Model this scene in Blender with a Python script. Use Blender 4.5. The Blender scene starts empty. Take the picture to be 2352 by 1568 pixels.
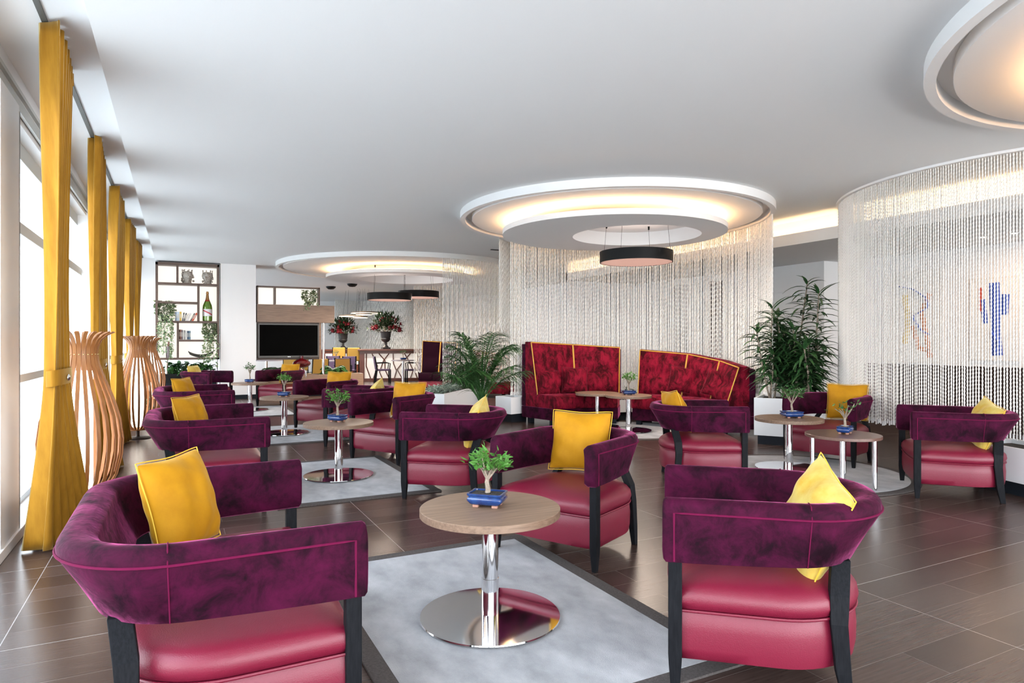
import bpy, bmesh, math, random
import numpy as np
from mathutils import Vector, Matrix

S = bpy.context.scene
COL = S.collection
PI = math.pi

# ---------------------------------------------------------------- camera, sky, exposure
FPX, CX, CY, HC = 1500.0, 1176.0, 784.0, 1.35          # focal length in pixels of the 2352 px frame, principal point, eye height
YAW = math.atan((CX - 407.0) / FPX)
FW = (math.sin(YAW), math.cos(YAW))
RT = (math.cos(YAW), -math.sin(YAW))
cam = bpy.data.cameras.new('camera')
cam.sensor_width = 36.0
cam.lens = FPX / 2352.0 * 36.0
cam.clip_start, cam.clip_end = 0.05, 400
camo = bpy.data.objects.new('camera', cam)
COL.objects.link(camo)
camo.location = (0, 0, HC)
camo.rotation_euler = (PI / 2, 0, -YAW)
S.camera = camo

S.view_settings.view_transform = 'Standard'
S.view_settings.look = 'None'
S.view_settings.gamma = 1
S.view_settings.use_curve_mapping = False
S.view_settings.exposure = 1.4

W = bpy.data.worlds.new('sky')
S.world = W
W.use_nodes = True
wn, wl = W.node_tree.nodes, W.node_tree.links
wn.clear()
wo = wn.new('ShaderNodeOutputWorld')
wb = wn.new('ShaderNodeBackground')
wt = wn.new('ShaderNodeTexCoord')
wsx = wn.new('ShaderNodeSeparateXYZ')
wr = wn.new('ShaderNodeValToRGB')
wl.new(wt.outputs['Generated'], wsx.inputs[0])
wl.new(wsx.outputs['Z'], wr.inputs['Fac'])
wl.new(wr.outputs['Color'], wb.inputs['Color'])
wl.new(wb.outputs[0], wo.inputs[0])
cr = wr.color_ramp
cr.elements[0].position = 0.0
cr.elements[0].color = (1.0, 1.0, 1.0, 1)
cr.elements[1].position = 0.6
cr.elements[1].color = (0.72, 0.86, 1.0, 1)
wb.inputs['Strength'].default_value = 4.2

ZC = 3.16                                               # ceiling height


def P(u, v, d):
    """point seen at pixel (u, v) of the frame at depth d in front of the eye"""
    a = (u - CX) / FPX * d
    return Vector((FW[0] * d + RT[0] * a, FW[1] * d + RT[1] * a, HC - (v - CY) / FPX * d))


def PZ(u, v, z):
    return P(u, v, (HC - z) * FPX / (v - CY))


# ---------------------------------------------------------------- materials
MATS = {}


def mat(name, color, rough=0.5, metal=0.0, sheen=0.0, sheen_tint=(1, 1, 1), sheen_rough=0.3, spec=0.5, var=None, vscale=8.0,
        vdetail=4.0, bump=0.0, bscale=60.0, stretch=(1, 1, 1), emit=None, estr=0.0, coat=0.0, lo=0.35, hi=0.65, trans=0.0):
    if name in MATS:
        return MATS[name]
    m = bpy.data.materials.new(name)
    m.use_nodes = True
    n, l = m.node_tree.nodes, m.node_tree.links
    b = n['Principled BSDF']
    b.inputs['Base Color'].default_value = (*color, 1)
    b.inputs['Roughness'].default_value = rough
    b.inputs['Metallic'].default_value = metal
    b.inputs['Specular IOR Level'].default_value = spec
    b.inputs['Coat Weight'].default_value = coat
    b.inputs['Transmission Weight'].default_value = trans
    if sheen:
        b.inputs['Sheen Weight'].default_value = sheen
        b.inputs['Sheen Roughness'].default_value = sheen_rough
        b.inputs['Sheen Tint'].default_value = (*sheen_tint, 1)
    if emit:
        b.inputs['Emission Color'].default_value = (*emit, 1)
        b.inputs['Emission Strength'].default_value = estr
    if var or bump:
        tc = n.new('ShaderNodeTexCoord')
        mp = n.new('ShaderNodeMapping')
        mp.inputs['Scale'].default_value = stretch
        l.new(tc.outputs['Object'], mp.inputs['Vector'])
    if var:
        nz = n.new('ShaderNodeTexNoise')
        nz.inputs['Scale'].default_value = vscale
        nz.inputs['Detail'].default_value = vdetail
        nz.inputs['Roughness'].default_value = 0.62
        l.new(mp.outputs[0], nz.inputs['Vector'])
        rp = n.new('ShaderNodeValToRGB')
        rp.color_ramp.elements[0].position = lo
        rp.color_ramp.elements[0].color = (*color, 1)
        rp.color_ramp.elements[1].position = hi
        rp.color_ramp.elements[1].color = (*var, 1)
        l.new(nz.outputs['Fac'], rp.inputs['Fac'])
        l.new(rp.outputs['Color'], b.inputs['Base Color'])
    if bump:
        nb = n.new('ShaderNodeTexNoise')
        nb.inputs['Scale'].default_value = bscale
        nb.inputs['Detail'].default_value = 3
        l.new(mp.outputs[0], nb.inputs['Vector'])
        bm_ = n.new('ShaderNodeBump')
        bm_.inputs['Strength'].default_value = bump
        bm_.inputs['Distance'].default_value = 0.01
        l.new(nb.outputs['Fac'], bm_.inputs['Height'])
        l.new(bm_.outputs[0], b.inputs['Normal'])
    MATS[name] = m
    return m


def emitter(name, color, strength):
    return mat(name, (0.8, 0.8, 0.8), emit=color, estr=strength)


def glass_mat(name, tint=(1, 1, 1), refl=0.08):
    m = bpy.data.materials.new(name)
    m.use_nodes = True
    n, l = m.node_tree.nodes, m.node_tree.links
    n.clear()
    o = n.new('ShaderNodeOutputMaterial')
    mx = n.new('ShaderNodeMixShader')
    t = n.new('ShaderNodeBsdfTransparent')
    t.inputs['Color'].default_value = (*tint, 1)
    g = n.new('ShaderNodeBsdfGlossy')
    g.inputs['Roughness'].default_value = 0.02
    mx.inputs[0].default_value = refl
    l.new(t.outputs[0], mx.inputs[1])
    l.new(g.outputs[0], mx.inputs[2])
    l.new(mx.outputs[0], o.inputs[0])
    MATS[name] = m
    return m




def velvet(name, dark, light, tint, sh=(0.12, 0.75), scale=10, stretch=(1, 1, 1), rough=0.28, bump=0.25, lo=0.36, hi=0.66):
    """crushed pile: a noise turns the nap, shifting both the colour and how much it catches grazing light"""
    m = bpy.data.materials.new(name)
    m.use_nodes = True
    n, l = m.node_tree.nodes, m.node_tree.links
    b = n['Principled BSDF']
    b.inputs['Roughness'].default_value = 0.8
    b.inputs['Specular IOR Level'].default_value = 0.12
    b.inputs['Sheen Roughness'].default_value = rough
    b.inputs['Sheen Tint'].default_value = (*tint, 1)
    tc = n.new('ShaderNodeTexCoord')
    mp = n.new('ShaderNodeMapping')
    mp.inputs['Scale'].default_value = stretch
    l.new(tc.outputs['Object'], mp.inputs['Vector'])
    n1 = n.new('ShaderNodeTexNoise')
    n1.inputs['Scale'].default_value = scale
    n1.inputs['Detail'].default_value = 12
    n1.inputs['Roughness'].default_value = 0.7
    n1.inputs['Distortion'].default_value = 0.4
    l.new(mp.outputs[0], n1.inputs['Vector'])
    r = n.new('ShaderNodeMapRange')
    r.inputs['From Min'].default_value = lo
    r.inputs['From Max'].default_value = hi
    l.new(n1.outputs['Fac'], r.inputs['Value'])
    mx = n.new('ShaderNodeMix')
    mx.data_type = 'RGBA'
    mx.inputs[6].default_value = (*dark, 1)
    mx.inputs[7].default_value = (*light, 1)
    l.new(r.outputs[0], mx.inputs[0])
    l.new(mx.outputs[2], b.inputs['Base Color'])
    r2 = n.new('ShaderNodeMapRange')
    r2.inputs['From Min'].default_value = lo
    r2.inputs['From Max'].default_value = hi
    r2.inputs['To Min'].default_value = sh[0]
    r2.inputs['To Max'].default_value = sh[1]
    l.new(n1.outputs['Fac'], r2.inputs['Value'])
    l.new(r2.outputs[0], b.inputs['Sheen Weight'])
    if bump:
        nb = n.new('ShaderNodeTexNoise')
        nb.inputs['Scale'].default_value = 40
        nb.inputs['Detail'].default_value = 4
        l.new(mp.outputs[0], nb.inputs['Vector'])
        bp = n.new('ShaderNodeBump')
        bp.inputs['Strength'].default_value = bump
        bp.inputs['Distance'].default_value = 0.006
        l.new(nb.outputs['Fac'], bp.inputs['Height'])
        l.new(bp.outputs[0], b.inputs['Normal'])
    MATS[name] = m
    return m


PLUM = velvet('plum_velvet', (0.008, 0.0002, 0.004), (0.058, 0.002, 0.023), (0.85, 0.16, 0.44), (0.10, 0.80), scale=8, rough=0.24)
PLUMSEAM = mat('plum_piping', (0.11, 0.005, 0.035), 0.8, spec=0.1)
LEATHER = mat('burgundy_leather', (0.155, 0.0075, 0.026), 0.40, spec=0.45, bump=0.12, bscale=260)
BLACKWOOD = mat('black_stained_wood', (0.007, 0.0075, 0.009), 0.5, spec=0.06, var=(0.012, 0.0125, 0.015), stretch=(20, 20, 2))
YELLOW = mat('yellow_velvet', (0.40, 0.180, 0.004), 0.7, sheen=0.30, sheen_tint=(1.0, 0.82, 0.35), sheen_rough=0.3, spec=0.2,
             var=(0.47, 0.225, 0.006), vscale=7, bump=0.06, bscale=70)
YPIPE = mat('yellow_seam', (0.66, 0.40, 0.03), 0.7, sheen=0.5, sheen_tint=(1, 0.9, 0.5))
YLIT = mat('lit_yellow_velvet', (0.50, 0.30, 0.03), 0.7, sheen=0.6, sheen_tint=(1.0, 0.95, 0.6), sheen_rough=0.35, spec=0.2,
            var=(0.60, 0.50, 0.14), vscale=6, bump=0.06, bscale=70, stretch=(1, 1, 1))  # yellow velvet again, with light falling on it put into the colour
CURT = mat('mustard_curtain_velvet', (0.27, 0.125, 0.010), 0.75, sheen=0.6, sheen_tint=(1.0, 0.85, 0.45), sheen_rough=0.3, spec=0.15,
           var=(0.36, 0.175, 0.016), vscale=5, stretch=(3, 3, 0.4), bump=0.08, bscale=40)
RED = velvet('red_crushed_velvet', (0.035, 0.0006, 0.003), (0.215, 0.005, 0.022), (0.9, 0.12, 0.22), (0.05, 0.55), scale=9, stretch=(1, 1, 0.6), lo=.40, hi=.60, bump=0.4)
REDDARK = mat('dark_red_velvet', (0.10, 0.002, 0.012), 0.6, sheen=0.6, sheen_tint=(0.9, 0.15, 0.25), var=(0.2, 0.004, 0.025), vscale=12)
GOLDPIPE = mat('gold_piping', (0.60, 0.33, 0.04), 0.5)
WALNUT = mat('walnut_laminate', (0.170, 0.105, 0.070), 0.45, var=(0.265, 0.175, 0.12), vscale=5, vdetail=8, stretch=(0.7, 14, 14))
WALNUTD = mat('walnut_dark_frame', (0.075, 0.042, 0.03), 0.45, var=(0.11, 0.065, 0.045), vscale=6, stretch=(1, 8, 8))
BARWOOD = mat('mahogany_bar', (0.085, 0.022, 0.013), 0.3, var=(0.12, 0.035, 0.02), vscale=5, stretch=(8, 8, 1))
CHROME = mat('polished_chrome', (0.86, 0.86, 0.88), 0.06, 1.0)
OAK = mat('bent_oak', (0.29, 0.112, 0.030), 0.45, var=(0.37, 0.155, 0.047), vscale=6, stretch=(6, 6, 0.8))
WHITE = mat('white_paint', (0.82, 0.82, 0.82), 0.6)
CEIL = mat('ceiling_white', (0.775, 0.775, 0.77), 0.85)
CEILW = mat('pocket_lit_white', (0.90, 0.91, 0.92), 0.85)  # whiter than the ceiling so the pocket strip looks brighter lit
WHITEG = mat('white_lacquer', (0.86, 0.89, 0.92), 0.35)
DARKPL = mat('dark_plinth', (0.010, 0.014, 0.020), 0.6, spec=0.2)
BLACKM = mat('black_metal', (0.007, 0.0075, 0.008), 0.5, spec=0.15)
ROPE = mat('ivory_rope', (0.92, 0.90, 0.86), 0.8, spec=0.2)
FRAME = mat('window_frame_grey', (0.50, 0.52, 0.50), 0.45)
FRAMED = mat('window_seal_dark', (0.10, 0.105, 0.10), 0.5)
LED = emitter('warm_led', (1.0, 0.56, 0.25), 10)
SHADE = emitter('lamp_shade_glow', (1.0, 0.93, 0.80), 1.6)
BACKLIT = mat('backlit_panel', (0.45, 0.43, 0.40), 0.6, emit=(1.0, 0.92, 0.82), estr=0.37)
PENDGLOW = emitter('pendant_diffuser', (1.0, 0.80, 0.70), 0.75)
BARGLOW = emitter('bar_backlight', (1.0, 0.86, 0.70), 0.10)
GLASS = glass_mat('clear_glass')
BLUE = mat('blue_glaze', (0.006, 0.022, 0.12), 0.12, coat=0.5, var=(0.012, 0.055, 0.20), vscale=30, bump=0.1, bscale=80)
TERRA = mat('unglazed_clay', (0.42, 0.22, 0.16), 0.8)
SOIL = mat('potting_soil', (0.02, 0.015, 0.012), 0.95, var=(0.10, 0.085, 0.07), vscale=160, bump=1, bscale=150, lo=.5, hi=.75)
BARK = mat('pale_bark', (0.36, 0.30, 0.24), 0.8, var=(0.22, 0.17, 0.13), vscale=60, bump=0.4, bscale=90)
LEAF = mat('leaf_green', (0.040, 0.15, 0.022), 0.45, spec=0.25, var=(0.10, 0.26, 0.045), vscale=25)
LEAFD = mat('leaf_dark_green', (0.016, 0.060, 0.020), 0.42, var=(0.045, 0.125, 0.036), vscale=9)
LEAFP = mat('palm_green', (0.022, 0.085, 0.022), 0.45, spec=0.3, var=(0.06, 0.16, 0.04), vscale=8)
LEAFV = mat('variegated_ivy', (0.07, 0.15, 0.06), 0.45, var=(0.50, 0.52, 0.30), vscale=40, lo=.45, hi=.62)
LEAFS = mat('succulent_grey_green', (0.26, 0.36, 0.30), 0.6, var=(0.42, 0.52, 0.44), vscale=30)
FLOWER = mat('red_flower', (0.16, 0.003, 0.010), 0.55, var=(0.30, 0.008, 0.025), vscale=40)
IRON = mat('dark_cast_urn', (0.022, 0.020, 0.021), 0.5, bump=0.2)
STONE = mat('antiqued_stone', (0.44, 0.40, 0.35), 0.8, var=(0.16, 0.12, 0.09), vscale=40, lo=.5, hi=.68)
SCREEN = mat('dark_screen', (0.001, 0.001, 0.001), 0.6, spec=0.03)
TVFRAME = mat('tv_bezel', (0.05, 0.047, 0.042), 0.35)
RUBY = mat('ruby_glass', (0.08, 0.002, 0.005), 0.06, coat=1.0)
PURPLE = mat('purple_upholstery', (0.075, 0.045, 0.10), 0.7)
PLUMSHADE = mat('shaded_plum_upholstery', (0.012, 0.002, 0.007), 0.85, spec=0.05)  # near-black because the shadow on the booth back is put into the colour
MUST = mat('mustard_upholstery', (0.44, 0.26, 0.045), 0.65)
STRAW = mat('cream_bowl_inside', (0.6, 0.55, 0.45), 0.7)


def floor_mat():
    m = bpy.data.materials.new('dark_plank_tile')
    m.use_nodes = True
    n, l = m.node_tree.nodes, m.node_tree.links
    b = n['Principled BSDF']
    tc = n.new('ShaderNodeTexCoord')
    mo = n.new('ShaderNodeMapping')
    mo.inputs['Location'].default_value = (0.70, 0.05, 0)
    l.new(tc.outputs['Object'], mo.inputs['Vector'])

    def brick(off, w, h, ms, c1, c2, cm):
        br = n.new('ShaderNodeTexBrick')
        br.offset = off
        br.inputs['Scale'].default_value = 1.0
        br.inputs['Brick Width'].default_value = w
        br.inputs['Row Height'].default_value = h
        br.inputs['Mortar Size'].default_value = ms
        br.inputs['Mortar Smooth'].default_value = 0.1
        br.inputs['Color1'].default_value = c1
        br.inputs['Color2'].default_value = c2
        br.inputs['Mortar'].default_value = cm
        l.new(mo.outputs[0], br.inputs['Vector'])
        return br
    br = brick(0.5, 1.0, 0.2, 0.0011, (0.052, 0.032, 0.027, 1), (0.084, 0.055, 0.047, 1), (0.20, 0.17, 0.16, 1))
    br2 = brick(0.0, 2.0, 1.2, 0.0022, (0, 0, 0, 1), (0, 0, 0, 1), (0.30, 0.28, 0.27, 1))
    ad = n.new('ShaderNodeMix')
    ad.data_type = 'RGBA'
    ad.blend_type = 'LIGHTEN'
    ad.inputs[0].default_value = 1.0
    mp = n.new('ShaderNodeMapping')
    mp.inputs['Scale'].default_value = (1.2, 30, 1)
    l.new(tc.outputs['Object'], mp.inputs['Vector'])
    nz = n.new('ShaderNodeTexNoise')
    nz.inputs['Scale'].default_value = 3
    nz.inputs['Detail'].default_value = 6
    l.new(mp.outputs[0], nz.inputs['Vector'])
    mx = n.new('ShaderNodeMix')
    mx.data_type = 'RGBA'
    mx.blend_type = 'MULTIPLY'
    mx.inputs[0].default_value = 0.55
    rp = n.new('ShaderNodeValToRGB')
    rp.color_ramp.elements[0].position = 0.3
    rp.color_ramp.elements[0].color = (0.45, 0.45, 0.45, 1)
    rp.color_ramp.elements[1].position = 0.7
    rp.color_ramp.elements[1].color = (1.25, 1.25, 1.25, 1)
    l.new(nz.outputs['Fac'], rp.inputs['Fac'])
    l.new(br.outputs['Color'], mx.inputs[6])
    l.new(rp.outputs['Color'], mx.inputs[7])
    l.new(mx.outputs[2], ad.inputs[6])
    l.new(br2.outputs['Color'], ad.inputs[7])
    l.new(ad.outputs[2], b.inputs['Base Color'])
    b.inputs['Roughness'].default_value = 0.27
    b.inputs['Specular IOR Level'].default_value = 0.38
    bp = n.new('ShaderNodeBump')
    bp.inputs['Strength'].default_value = 0.12
    bp.inputs['Distance'].default_value = 0.004
    l.new(nz.outputs['Fac'], bp.inputs['Height'])
    l.new(bp.outputs[0], b.inputs['Normal'])
    return m


def rug_mat():
    m = mat('silver_pile_rug', (0.23, 0.235, 0.25), 0.9, sheen=0.2, var=(0.44, 0.445, 0.465), vscale=5, vdetail=12, bump=0.35, bscale=260,
            lo=.3, hi=.68, stretch=(1, .6, 1))
    return m


FLOORM, RUG = floor_mat(), rug_mat()
RUGB = mat('rug_border_taupe', (0.055, 0.046, 0.044), 0.95, var=(0.09, 0.078, 0.074), vscale=90, bump=0.5, bscale=300)


# ---------------------------------------------------------------- mesh helpers
class MB:
    def __init__(self):
        self.v, self.f = [], []

    def add(self, vs, fs):
        o = len(self.v)
        self.v += [tuple(p) for p in vs]
        self.f += [tuple(i + o for i in q) for q in fs]
        return self

    def box(self, x0, x1, y0, y1, z0, z1, M=None):
        vs = [Vector(p) for p in ((x0, y0, z0), (x1, y0, z0), (x1, y1, z0), (x0, y1, z0), (x0, y0, z1), (x1, y0, z1), (x1, y1, z1), (x0, y1, z1))]
        if M:
            vs = [M @ p for p in vs]
        return self.add(vs, [(0, 3, 2, 1), (4, 5, 6, 7), (0, 1, 5, 4), (1, 2, 6, 5), (2, 3, 7, 6), (3, 0, 4, 7)])

    def rings(self, rings, closed=True, cap=True, loop=False):
        n = len(rings[0])
        o = len(self.v)
        for r in rings:
            self.v += [tuple(p) for p in r]
        k = len(rings)
        for i in range(k if loop else k - 1):
            a, b = o + i * n, o + ((i + 1) % k) * n
            for j in range(n if closed else n - 1):
                j2 = (j + 1) % n
                self.f.append((a + j, a + j2, b + j2, b + j))
        if cap and not loop:
            self.f.append(tuple(o + j for j in reversed(range(n))))
            self.f.append(tuple(o + (k - 1) * n + j for j in range(n)))
        return self

    def tube(self, pts, r, n=8, cap=True, flat=1.0, loop=False):
        pts = [Vector(p) for p in pts]
        k = len(pts)
        rs = r if isinstance(r, (list, tuple)) else [r] * k
        rg = []
        up = None
        for i, p in enumerate(pts):
            if loop:
                t = pts[(i + 1) % k] - pts[i - 1]
            else:
                t = pts[min(i + 1, k - 1)] - pts[max(i - 1, 0)]
            t = t.normalized() if t.length > 1e-9 else Vector((0, 0, 1))
            if up is None:
                up = Vector((0, 0, 1)) if abs(t.z) < 0.9 else Vector((1, 0, 0))
            a = t.cross(up)
            if a.length < 1e-6:
                a = t.cross(Vector((0, 1, 0.3)))
            a.normalize()
            b = a.cross(t).normalized()
            up = b
            rg.append([p + (a * math.cos(2 * PI * j / n) + b * math.sin(2 * PI * j / n) * flat) * rs[i] for j in range(n)])
        return self.rings(rg, cap=cap, loop=loop)

    def lathe(self, prof, n=32, c=(0, 0, 0), cap=True):
        rg = [[(c[0] + r * math.cos(2 * PI * j / n), c[1] + r * math.sin(2 * PI * j / n), c[2] + z) for j in range(n)] for r, z in prof]
        return self.rings(rg, cap=cap)

    def lathe_loop(self, prof, n=96, c=(0, 0, 0), a0=0.0, a1=2 * PI):
        """closed section (r, z) swept round the axis"""
        full = abs(a1 - a0 - 2 * PI) < 1e-6
        k = n if full else n + 1
        rg = []
        for j in range(k):
            t = a0 + (a1 - a0) * j / n
            rg.append([(c[0] + r * math.cos(t), c[1] + r * math.sin(t), c[2] + z) for r, z in prof])
        return self.rings(rg, loop=full)

    def ball(self, c, r, nu=12, nv=8):
        r = r if isinstance(r, (tuple, list)) else (r, r, r)
        rg = []
        for i in range(nv + 1):
            t = -PI / 2 + PI * i / nv
            q = max(math.cos(t), 0.02)
            rg.append([(c[0] + r[0] * q * math.cos(2 * PI * j / nu), c[1] + r[1] * q * math.sin(2 * PI * j / nu), c[2] + r[2] * math.sin(t)) for j in range(nu)])
        return self.rings(rg)

    def leaf(self, base, d, L, w, droop=0.3, n=4, fold=0.15, side=None, shape=0.5):
        """a blade from base along d, drooping under its weight"""
        base, d = Vector(base), Vector(d).normalized()
        s = Vector(side) if side else d.cross(Vector((0, 0, 1)))
        if s.length < 1e-4:
            s = Vector((1, 0, 0))
        s.normalize()
        p, cur = base.copy(), d.copy()
        vs, fs = [], []
        for i in range(n + 1):
            t = i / n
            ww = w * (math.sin(PI * min(max(t ** shape, 0.03), 0.97)))
            nn = s.cross(cur).normalized()
            vs += [p - s * ww * 0.5 + nn * fold * ww, p, p + s * ww * 0.5 + nn * fold * ww]
            cur = (cur + Vector((0, 0, -droop / n))).normalized()
            p = p + cur * (L / n)
        for i in range(n):
            a, b = 3 * i, 3 * i + 3
            fs += [(a, a + 1, b + 1, b), (a + 1, a + 2, b + 2, b + 1)]
        return self.add(vs, fs)

    def xf(self, M, start=0):
        self.v[start:] = [tuple(M @ Vector(p)) for p in self.v[start:]]
        return self


def obj(name, mb, m, parent=None, smooth=True, bevel=0.0, sub=0, angle=0.6, recalc=True, loc=None):
    me = bpy.data.meshes.new(name)
    me.from_pydata(mb.v, [], mb.f)
    if recalc:
        b = bmesh.new()
        b.from_mesh(me)
        bmesh.ops.recalc_face_normals(b, faces=b.faces)
        b.to_mesh(me)
        b.free()
    me.materials.append(m)
    o = bpy.data.objects.new(name, me)
    COL.objects.link(o)
    if parent:
        o.parent = parent
    if loc:
        o.location = loc
    if bevel:
        md = o.modifiers.new('bevel', 'BEVEL')
        md.width = bevel
        md.segments = 2
        md.limit_method = 'ANGLE'
    if sub:
        md = o.modifiers.new('subdivision', 'SUBSURF')
        md.levels = md.render_levels = sub
    if smooth:
        me.polygons.foreach_set('use_smooth', [True] * len(me.polygons))
        try:
            me.set_sharp_from_angle(angle=angle)
        except Exception:
            pass
    return o


def np_obj(name, V, F, m, parent=None):
    me = bpy.data.meshes.new(name)
    me.vertices.add(len(V))
    me.vertices.foreach_set('co', V.astype(np.float32).ravel())
    k = F.shape[1]
    me.loops.add(F.size)
    me.loops.foreach_set('vertex_index', F.astype(np.int32).ravel())
    me.polygons.add(len(F))
    me.polygons.foreach_set('loop_start', np.arange(0, F.size, k, dtype=np.int32))
    me.polygons.foreach_set('loop_total', np.full(len(F), k, dtype=np.int32))
    me.polygons.foreach_set('use_smooth', np.ones(len(F), dtype=bool))
    me.update(calc_edges=True)
    me.materials.append(m)
    o = bpy.data.objects.new(name, me)
    COL.objects.link(o)
    if parent:
        o.parent = parent
    return o


def tag(o, label, cat, group=None, kind=None):
    o['label'] = label
    o['category'] = cat
    if group:
        o['group'] = group
    if kind:
        o['kind'] = kind
    return o


def thing(name, label, cat, loc=(0, 0, 0), rz=0.0, group=None):
    o = bpy.data.objects.new(name, None)
    o.empty_display_size = 0.1
    COL.objects.link(o)
    o.location = loc
    o.rotation_euler = (0, 0, rz)
    return tag(o, label, cat, group)


def struct(name, mb, m, parent=None, smooth=False, bevel=0.0, angle=0.6):
    o = obj(name, mb, m, parent, smooth=smooth, bevel=bevel, angle=angle)
    if not parent:
        o['kind'] = 'structure'
    return o


def dup(root, loc, rz, label, group=None):
    r = root.copy()
    COL.objects.link(r)
    r.location = loc
    r.rotation_euler = (root.rotation_euler[0], root.rotation_euler[1], rz)
    r['label'] = label
    if group:
        r['group'] = group
    for ch in list(root.children):
        c = ch.copy()
        COL.objects.link(c)
        c.parent = r
        for g in list(ch.children):
            d = g.copy()
            COL.objects.link(d)
            d.parent = c
    return r


def Rz(a):
    return Matrix.Rotation(a, 4, 'Z')


def T(x, y, z=0):
    return Matrix.Translation((x, y, z))


def polar(c, r, a, z=0.0):
    return Vector((c[0] + r * math.cos(a), c[1] + r * math.sin(a), z))


def ray_circle(u, c, r, far=True):
    """angle on the plan circle where the sight line of pixel column u meets it"""
    d = Vector((FW[0] + RT[0] * (u - CX) / FPX, FW[1] + RT[1] * (u - CX) / FPX)).normalized()
    C = Vector(c[:2])
    al = d.dot(C)
    h2 = r * r - (C.length_squared - al * al)
    h = math.sqrt(max(h2, 0))
    p = d * (al + h if far else al - h)
    return math.atan2(p.y - C.y, p.x - C.x)

# ---------------------------------------------------------------- room shell
YB, YE = -4.5, 30.0          # open end behind the viewer, far wall
XW, XR = -0.95, 10.6         # window line, right wall
SOFX = -0.44                 # edge of the curtain pocket in the ceiling
C1, R1 = (5.55, 7.67), 2.175     # middle ceiling disc
C0 = (5.55, 0.76)                # near ceiling disc
C2, R2 = (4.90, 15.43), 2.92     # far ceiling disc
CR, RR = (9.10, 3.98), 2.175     # rope circle on the right
XB, ZB = 8.02, 2.764             # dropped beam on the right

struct('floor', MB().box(XW - 0.02, XR, YB, YE, -0.12, 0.0), FLOORM)
mb = MB()
mb.box(SOFX, XB + 0.32, YB, 12.9, ZC, ZC + 0.14)
mb.box(SOFX, XR, 12.9, YE, ZC, ZC + 0.14)
struct('ceiling', mb, CEIL)
struct('ceiling_pocket', MB().box(XW - 0.3, SOFX, YB, YE, ZC + 0.10, ZC + 0.14), CEILW)
# lower ceiling beyond the beam, with its fascia and the light cove above it
mb = MB()
mb.box(XB, XR, YB, 12.9, ZB, ZB + 0.05)
mb.box(XB, XB + 0.05, YB, 12.9, ZB + 0.05, 2.93)
mb.box(XB, XR, 12.85, 12.9, ZB, ZC + 0.1)
struct('ceiling_soffit', mb, CEIL)
mb = MB().box(XB + 0.30, XB + 0.34, YB, 12.85, ZB + 0.05, ZC + 0.02)
struct('trim_cove', mb, WHITE)
struct('trim_led', MB().box(XB + 0.09, XB + 0.13, YB, 12.8, ZB + 0.055, ZB + 0.075), emitter('cove_led', (1.0, 0.66, 0.34), 7))
# right wall: a grey recess and the lit stretch with the pictures
mb = MB()
mb.box(XR, XR + 0.15, YB, 7.7, 0, ZC)
mb.box(XR - 0.5, XR + 0.15, 7.7, 12.9, 0, ZC)
mb.box(XR, XR + 0.15, 12.9, YE, 0, ZC)
struct('wall_right', mb, WHITE)
mb = MB().box(XR - 0.54, XR - 0.5, 10.1, 10.45, 0, 2.62)
struct('door_1', mb, mat('dark_door', (0.012, 0.009, 0.009), 0.6, spec=0.1))
struct('door_2', MB().box(XR - 0.54, XR - 0.5, 11.15, 11.55, 0, 2.62), mat('grey_door', (0.42, 0.42, 0.44), 0.5))
struct('trim_right', MB().box(XR - 0.06, XR, YB, 7.6, 0, 0.98), mat('dark_brown_dado', (0.03, 0.017, 0.013), 0.45))
struct('wall_far', MB().box(XW - 0.3, XR + 0.1, YE, YE + 0.15, 0, ZC + 0.1), WHITE)

# window wall on the left
mb = MB()
mb.box(XW - 0.34, XW, YB, YE, 0.0, 0.07)
struct('trim_sill', mb, WHITEG, bevel=0.005)
mb = MB()
mb.box(XW - 0.36, XW - 0.06, YB, YE, 2.92, ZC + 0.12)
struct('trim_head', mb, WHITE)
mb = MB()
mb.box(XW - 0.05, XW - 0.03, YB, YE, 2.96, 3.04)
mb.box(XW - 0.06, XW - 0.035, YB, YE, 3.10, 3.13)
struct('trim_blind', mb, FRAME)
YS = [-4.4, -1.9, 0.5, 2.85, 5.27, 7.6, 9.95, 12.25, 14.55, 16.9, 19.2, 21.5, 23.8, 26.1, 28.4]
for i, y in enumerate(YS[:-1]):
    y2 = YS[i + 1]
    wd = 0.27 if i % 2 == 0 else 0.06
    wd2 = 0.27 if i % 2 == 1 else 0.06
    root = bpy.data.objects.new('window_%d' % (i + 1), None)
    COL.objects.link(root)
    root.location = (XW - 0.2, y, 0.07)
    root['kind'] = 'structure'
    L = y2 - y
    obj('pane', MB().box(-0.006, 0.006, wd, L - wd2, 0.05, 2.85), GLASS, root, smooth=False)
    fr = MB()
    fr.box(-0.05, 0.05, wd, L - wd2, 0, 0.05)
    fr.box(-0.05, 0.05, wd, L - wd2, 2.72, 2.85)
    fr.box(-0.05, 0.09, wd, L - wd2, 0.965, 1.03)
    fr.box(-0.05, 0.09, wd, L - wd2, 2.10, 2.19)
    obj('window_frame', fr, FRAME, root, smooth=False, bevel=0.004)
    pier = MB().box(-0.10, 0.185, -wd if i % 2 == 0 else -wd, wd, 0, 2.9)
    obj('mullion', pier, WHITEG, root, smooth=False, bevel=0.004)
    obj('seal', MB().box(-0.02, 0.187, wd - 0.004, wd + 0.012, 0, 2.86), FRAMED, root, smooth=False)
# a pull handle on the near pier's casement
h = MB().box(0.186, 0.215, -0.42, -0.22, 1.0, 1.06)

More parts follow.
